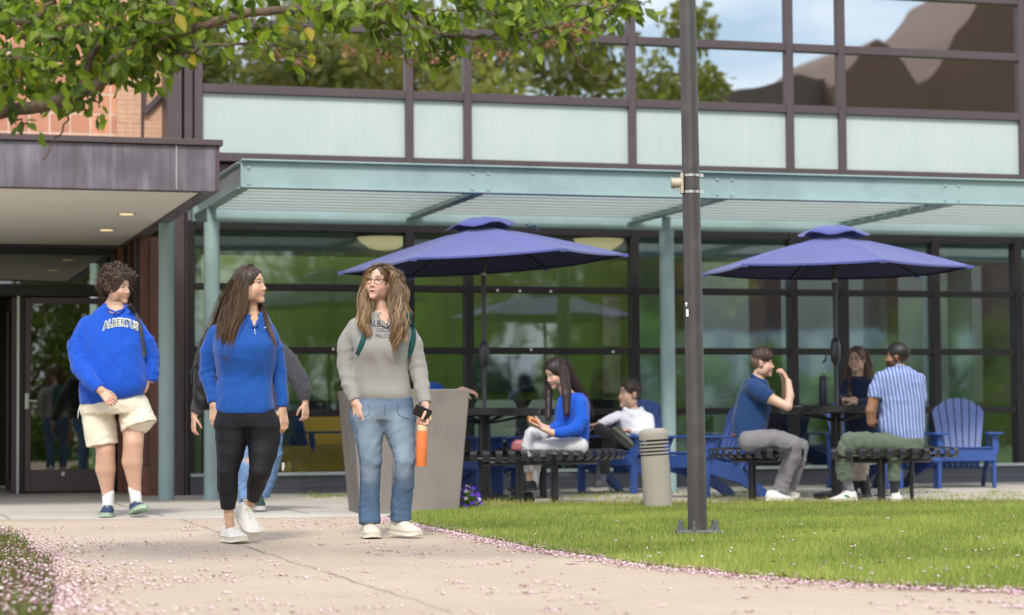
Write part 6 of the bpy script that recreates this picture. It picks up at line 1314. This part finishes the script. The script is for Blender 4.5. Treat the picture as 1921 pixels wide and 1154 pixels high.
def striped_man():
    P=Person(1690,19.15,'bearded man in a blue striped shirt and green trousers sitting with his back turned',SK_D,False)
    P.head(1683,671,-112,2,0,1.0,brow=(.01,.008,.006),beard=(.85,(.025,.015,.012)),fade=(.75,(.02,.014,.012))); P.skinchain([(1690,708,.0,15),(1687,690,0,12)])
    sm=stripe_mat()
    P.garment('shirt',sm,[(690,1668,1704,.0,.07),(698,1652,1720,0,.10),(710,1643,1730,0,.12),(745,1648,1735,0,.13),(775,1650,1735,0,.135),(800,1646,1734,0,.14),(818,1656,1733,0,.14),(829,1672,1731,0,.135)],
      [[(1654,712,-.02,16),(1645,730,-.03,15.5),(1642,748,-.04,14)],[(1722,712,.04,14),(1727,745,.12,13),(1722,760,.16,11)]],fold=.006,extra=lambda g:g.chain(P.c([(1668,690,.02,3.5),(1686,686,-.07,4),(1705,691,0,3.5)]),.004))
    P.skinchain([(1641,742,-.04,10.5),(1634,770,-.04,10),(1635,792,-.02,8.5),(1652,798,.14,7),(1660,790,.24,5.5)]); P.hand(P.p(1660,790,.24),(.3,1,.1),(0,0,-1),1,.4,1.); P.skinchain([(1722,755,.14,9),(1716,785,.22,8),(1690,780,.42,6)]); P.hand(P.p(1690,780,.42),(-.5,.8,0),(0,0,-1),-1,.4,1.)
    gp=cloth('sage_corduroy',(.105,.135,.095),.10)
    P.garment('trousers',gp,[(822,1664,1732,0,.15),(842,1660,1731,0,.16)],[[(1712,834,-.04,20),(1655,832,-.09,20),(1596,830,-.12,19.5),(1583,852,-.12,17.5),(1584,878,-.10,16),(1586,899,-.08,15.5)],[(1704,840,.10,18),(1680,846,-.02,15),(1677,870,-.05,12.5),(1677,903,-.05,11.5)]],fold=.007)
    P.finish(); P.hairmass((.012,.009,.008),cap=(.078,.098,.087),capc=(0,-.014,.045),low=((0,.0,-.105),(.13,.14,.095)),open_=((0,.105,-.018),(.066,.064,.092)),ridge=.002)
    for a,b_,c in (((1588,894,-.08),(1598,930,-.02),(.22,.22,.24)),((1677,898,-.05),(1679,930,-.0),(.025,.028,.04))):
        g=Shape(); g.cone(P.p(*a),P.p(*b_),8.5*P.K,7.5*P.K); V,F=g.mesh(.008); npmesh('sock',V,F,cloth('sock_knit',c),P.root)
    ws=mat('white_leather_trainer',(.66,.66,.62),.5); gn=mat('green_stripe',(.02,.20,.10),.5); P.shoe((1607,938,-.02),(1555,944,-.12),ws,sole_w,1.05,1.,tab=gn); P.shoe((1679,932,.10),(1682,945,-.14),ws,sole_w,1.05,1.,tab=gn)
striped_man()
# ---------------- 10 woman with glasses across the table
def glasses_woman():
    P=Person(1615,20.95,'smiling woman with glasses and straight brown hair seated across the right table in navy',SK_L,False)
    P.head(1607,675,-28,1,0,.98,smile=1,lips=(.5,.2,.18),brow=(.08,.05,.03)); P.skinchain([(1613,715,.02,11),(1610,700,.01,9.5)])
    nv=cloth('navy_knit',(.012,.018,.05),.08)
    P.garment('jumper',nv,[(706,1592,1632,.02,.07),(716,1582,1644,0,.10),(745,1578,1650,0,.12),(775,1582,1650,0,.13),(830,1588,1650,0,.14),(850,1590,1650,0,.14)],
      [[(1588,724,0,11.5),(1578,748,-.10,10),(1578,755,-.26,9),(1584,755,-.34,7.5)],[(1642,728,0,11.5),(1644,750,-.12,10),(1625,756,-.28,9),(1604,756,-.36,7.5)]],fold=.005)
    P.skinchain([(1582,755,-.33,5),(1586,754,-.36,4.5)]); P.hand(P.p(1585,753,-.36),(.85,-.1,.35),(.1,.4,-1),1,1.,.9); P.skinchain([(1606,756,-.35,5),(1602,755,-.38,4.5)]); P.hand(P.p(1602,754,-.39),(-.85,-.1,.3),(0,.5,-1),-1,1.,.9)
    P.garment('trousers',cloth('beige_cotton',(.40,.34,.27),.08),[(845,1592,1650,0,.15),(862,1592,1648,0,.15)],[[(1636,856,-.05,15),(1618,862,-.40,14),(1616,885,-.42,13),(1616,902,-.42,12)],[(1605,856,-.05,15),(1600,862,-.40,13),(1600,902,-.42,11)]],fold=.005)
    P.finish()
    g=Shape(); g.cone(P.p(1620,895,-.42),P.p(1626,930,-.40),10*P.K,9*P.K); g.cone(P.p(1626,932,-.40),P.p(1622,936,-.58),8*P.K,7*P.K); V,F=g.mesh(.008); npmesh('boot',V,F,black_sh,P.root)
    g=Shape(); g.cone(P.p(1600,895,-.40),P.p(1600,930,-.38),9*P.K,8*P.K); g.cone(P.p(1600,932,-.38),P.p(1597,936,-.56),8*P.K,7*P.K); V,F=g.mesh(.008); npmesh('boot',V,F,black_sh,P.root)
    hr=P.hairmass((.10,.055,.035),[[(1622,665,.03,7),(1630,700,.0,9),(1632,735,-.06,8)],[(1598,665,.05,6),(1592,700,.02,6),(1592,740,-.08,7)]],open_=((0,.100,-.018),(.062,.066,.098)))
    ch=[(P.c([(1612,652,0,4),(1624,668,0,6),(1630,705,-.02,8),(1628,748,-.11,6)]),1),(P.c([(1609,652,0,4),(1596,668,.02,5),(1592,705,-.04,6),(1596,748,-.11,5)]),.8),(P.c([(1614,652,.02,4),(1626,680,.04,7),(1636,715,.02,6),(1638,742,-.04,3)]),.5)]
    P.strands('strands',ch,90,np.array([.085,.045,.028]),np.array([.22,.12,.07]),.003,.002,4,parent=hr)
    T=P.T; m=MB()
    for q in (-1,1):
        m.tube([tuple(T(q*.032+.022*math.cos(a),.085,.002+.019*math.sin(a))) for a in np.linspace(0,2*PI,17)],.0018,6,False); m.tube([tuple(T(q*.054,.074,.006)),tuple(T(q*.080,-.01,.004))],.0018,5)
    m.tube([tuple(T(-.010,.086,.006)),tuple(T(.010,.086,.006))],.002,6); m.build('glasses',mat('thin_dark_frame',(.03,.02,.02),.3),P.root,smooth=True)
glasses_woman()
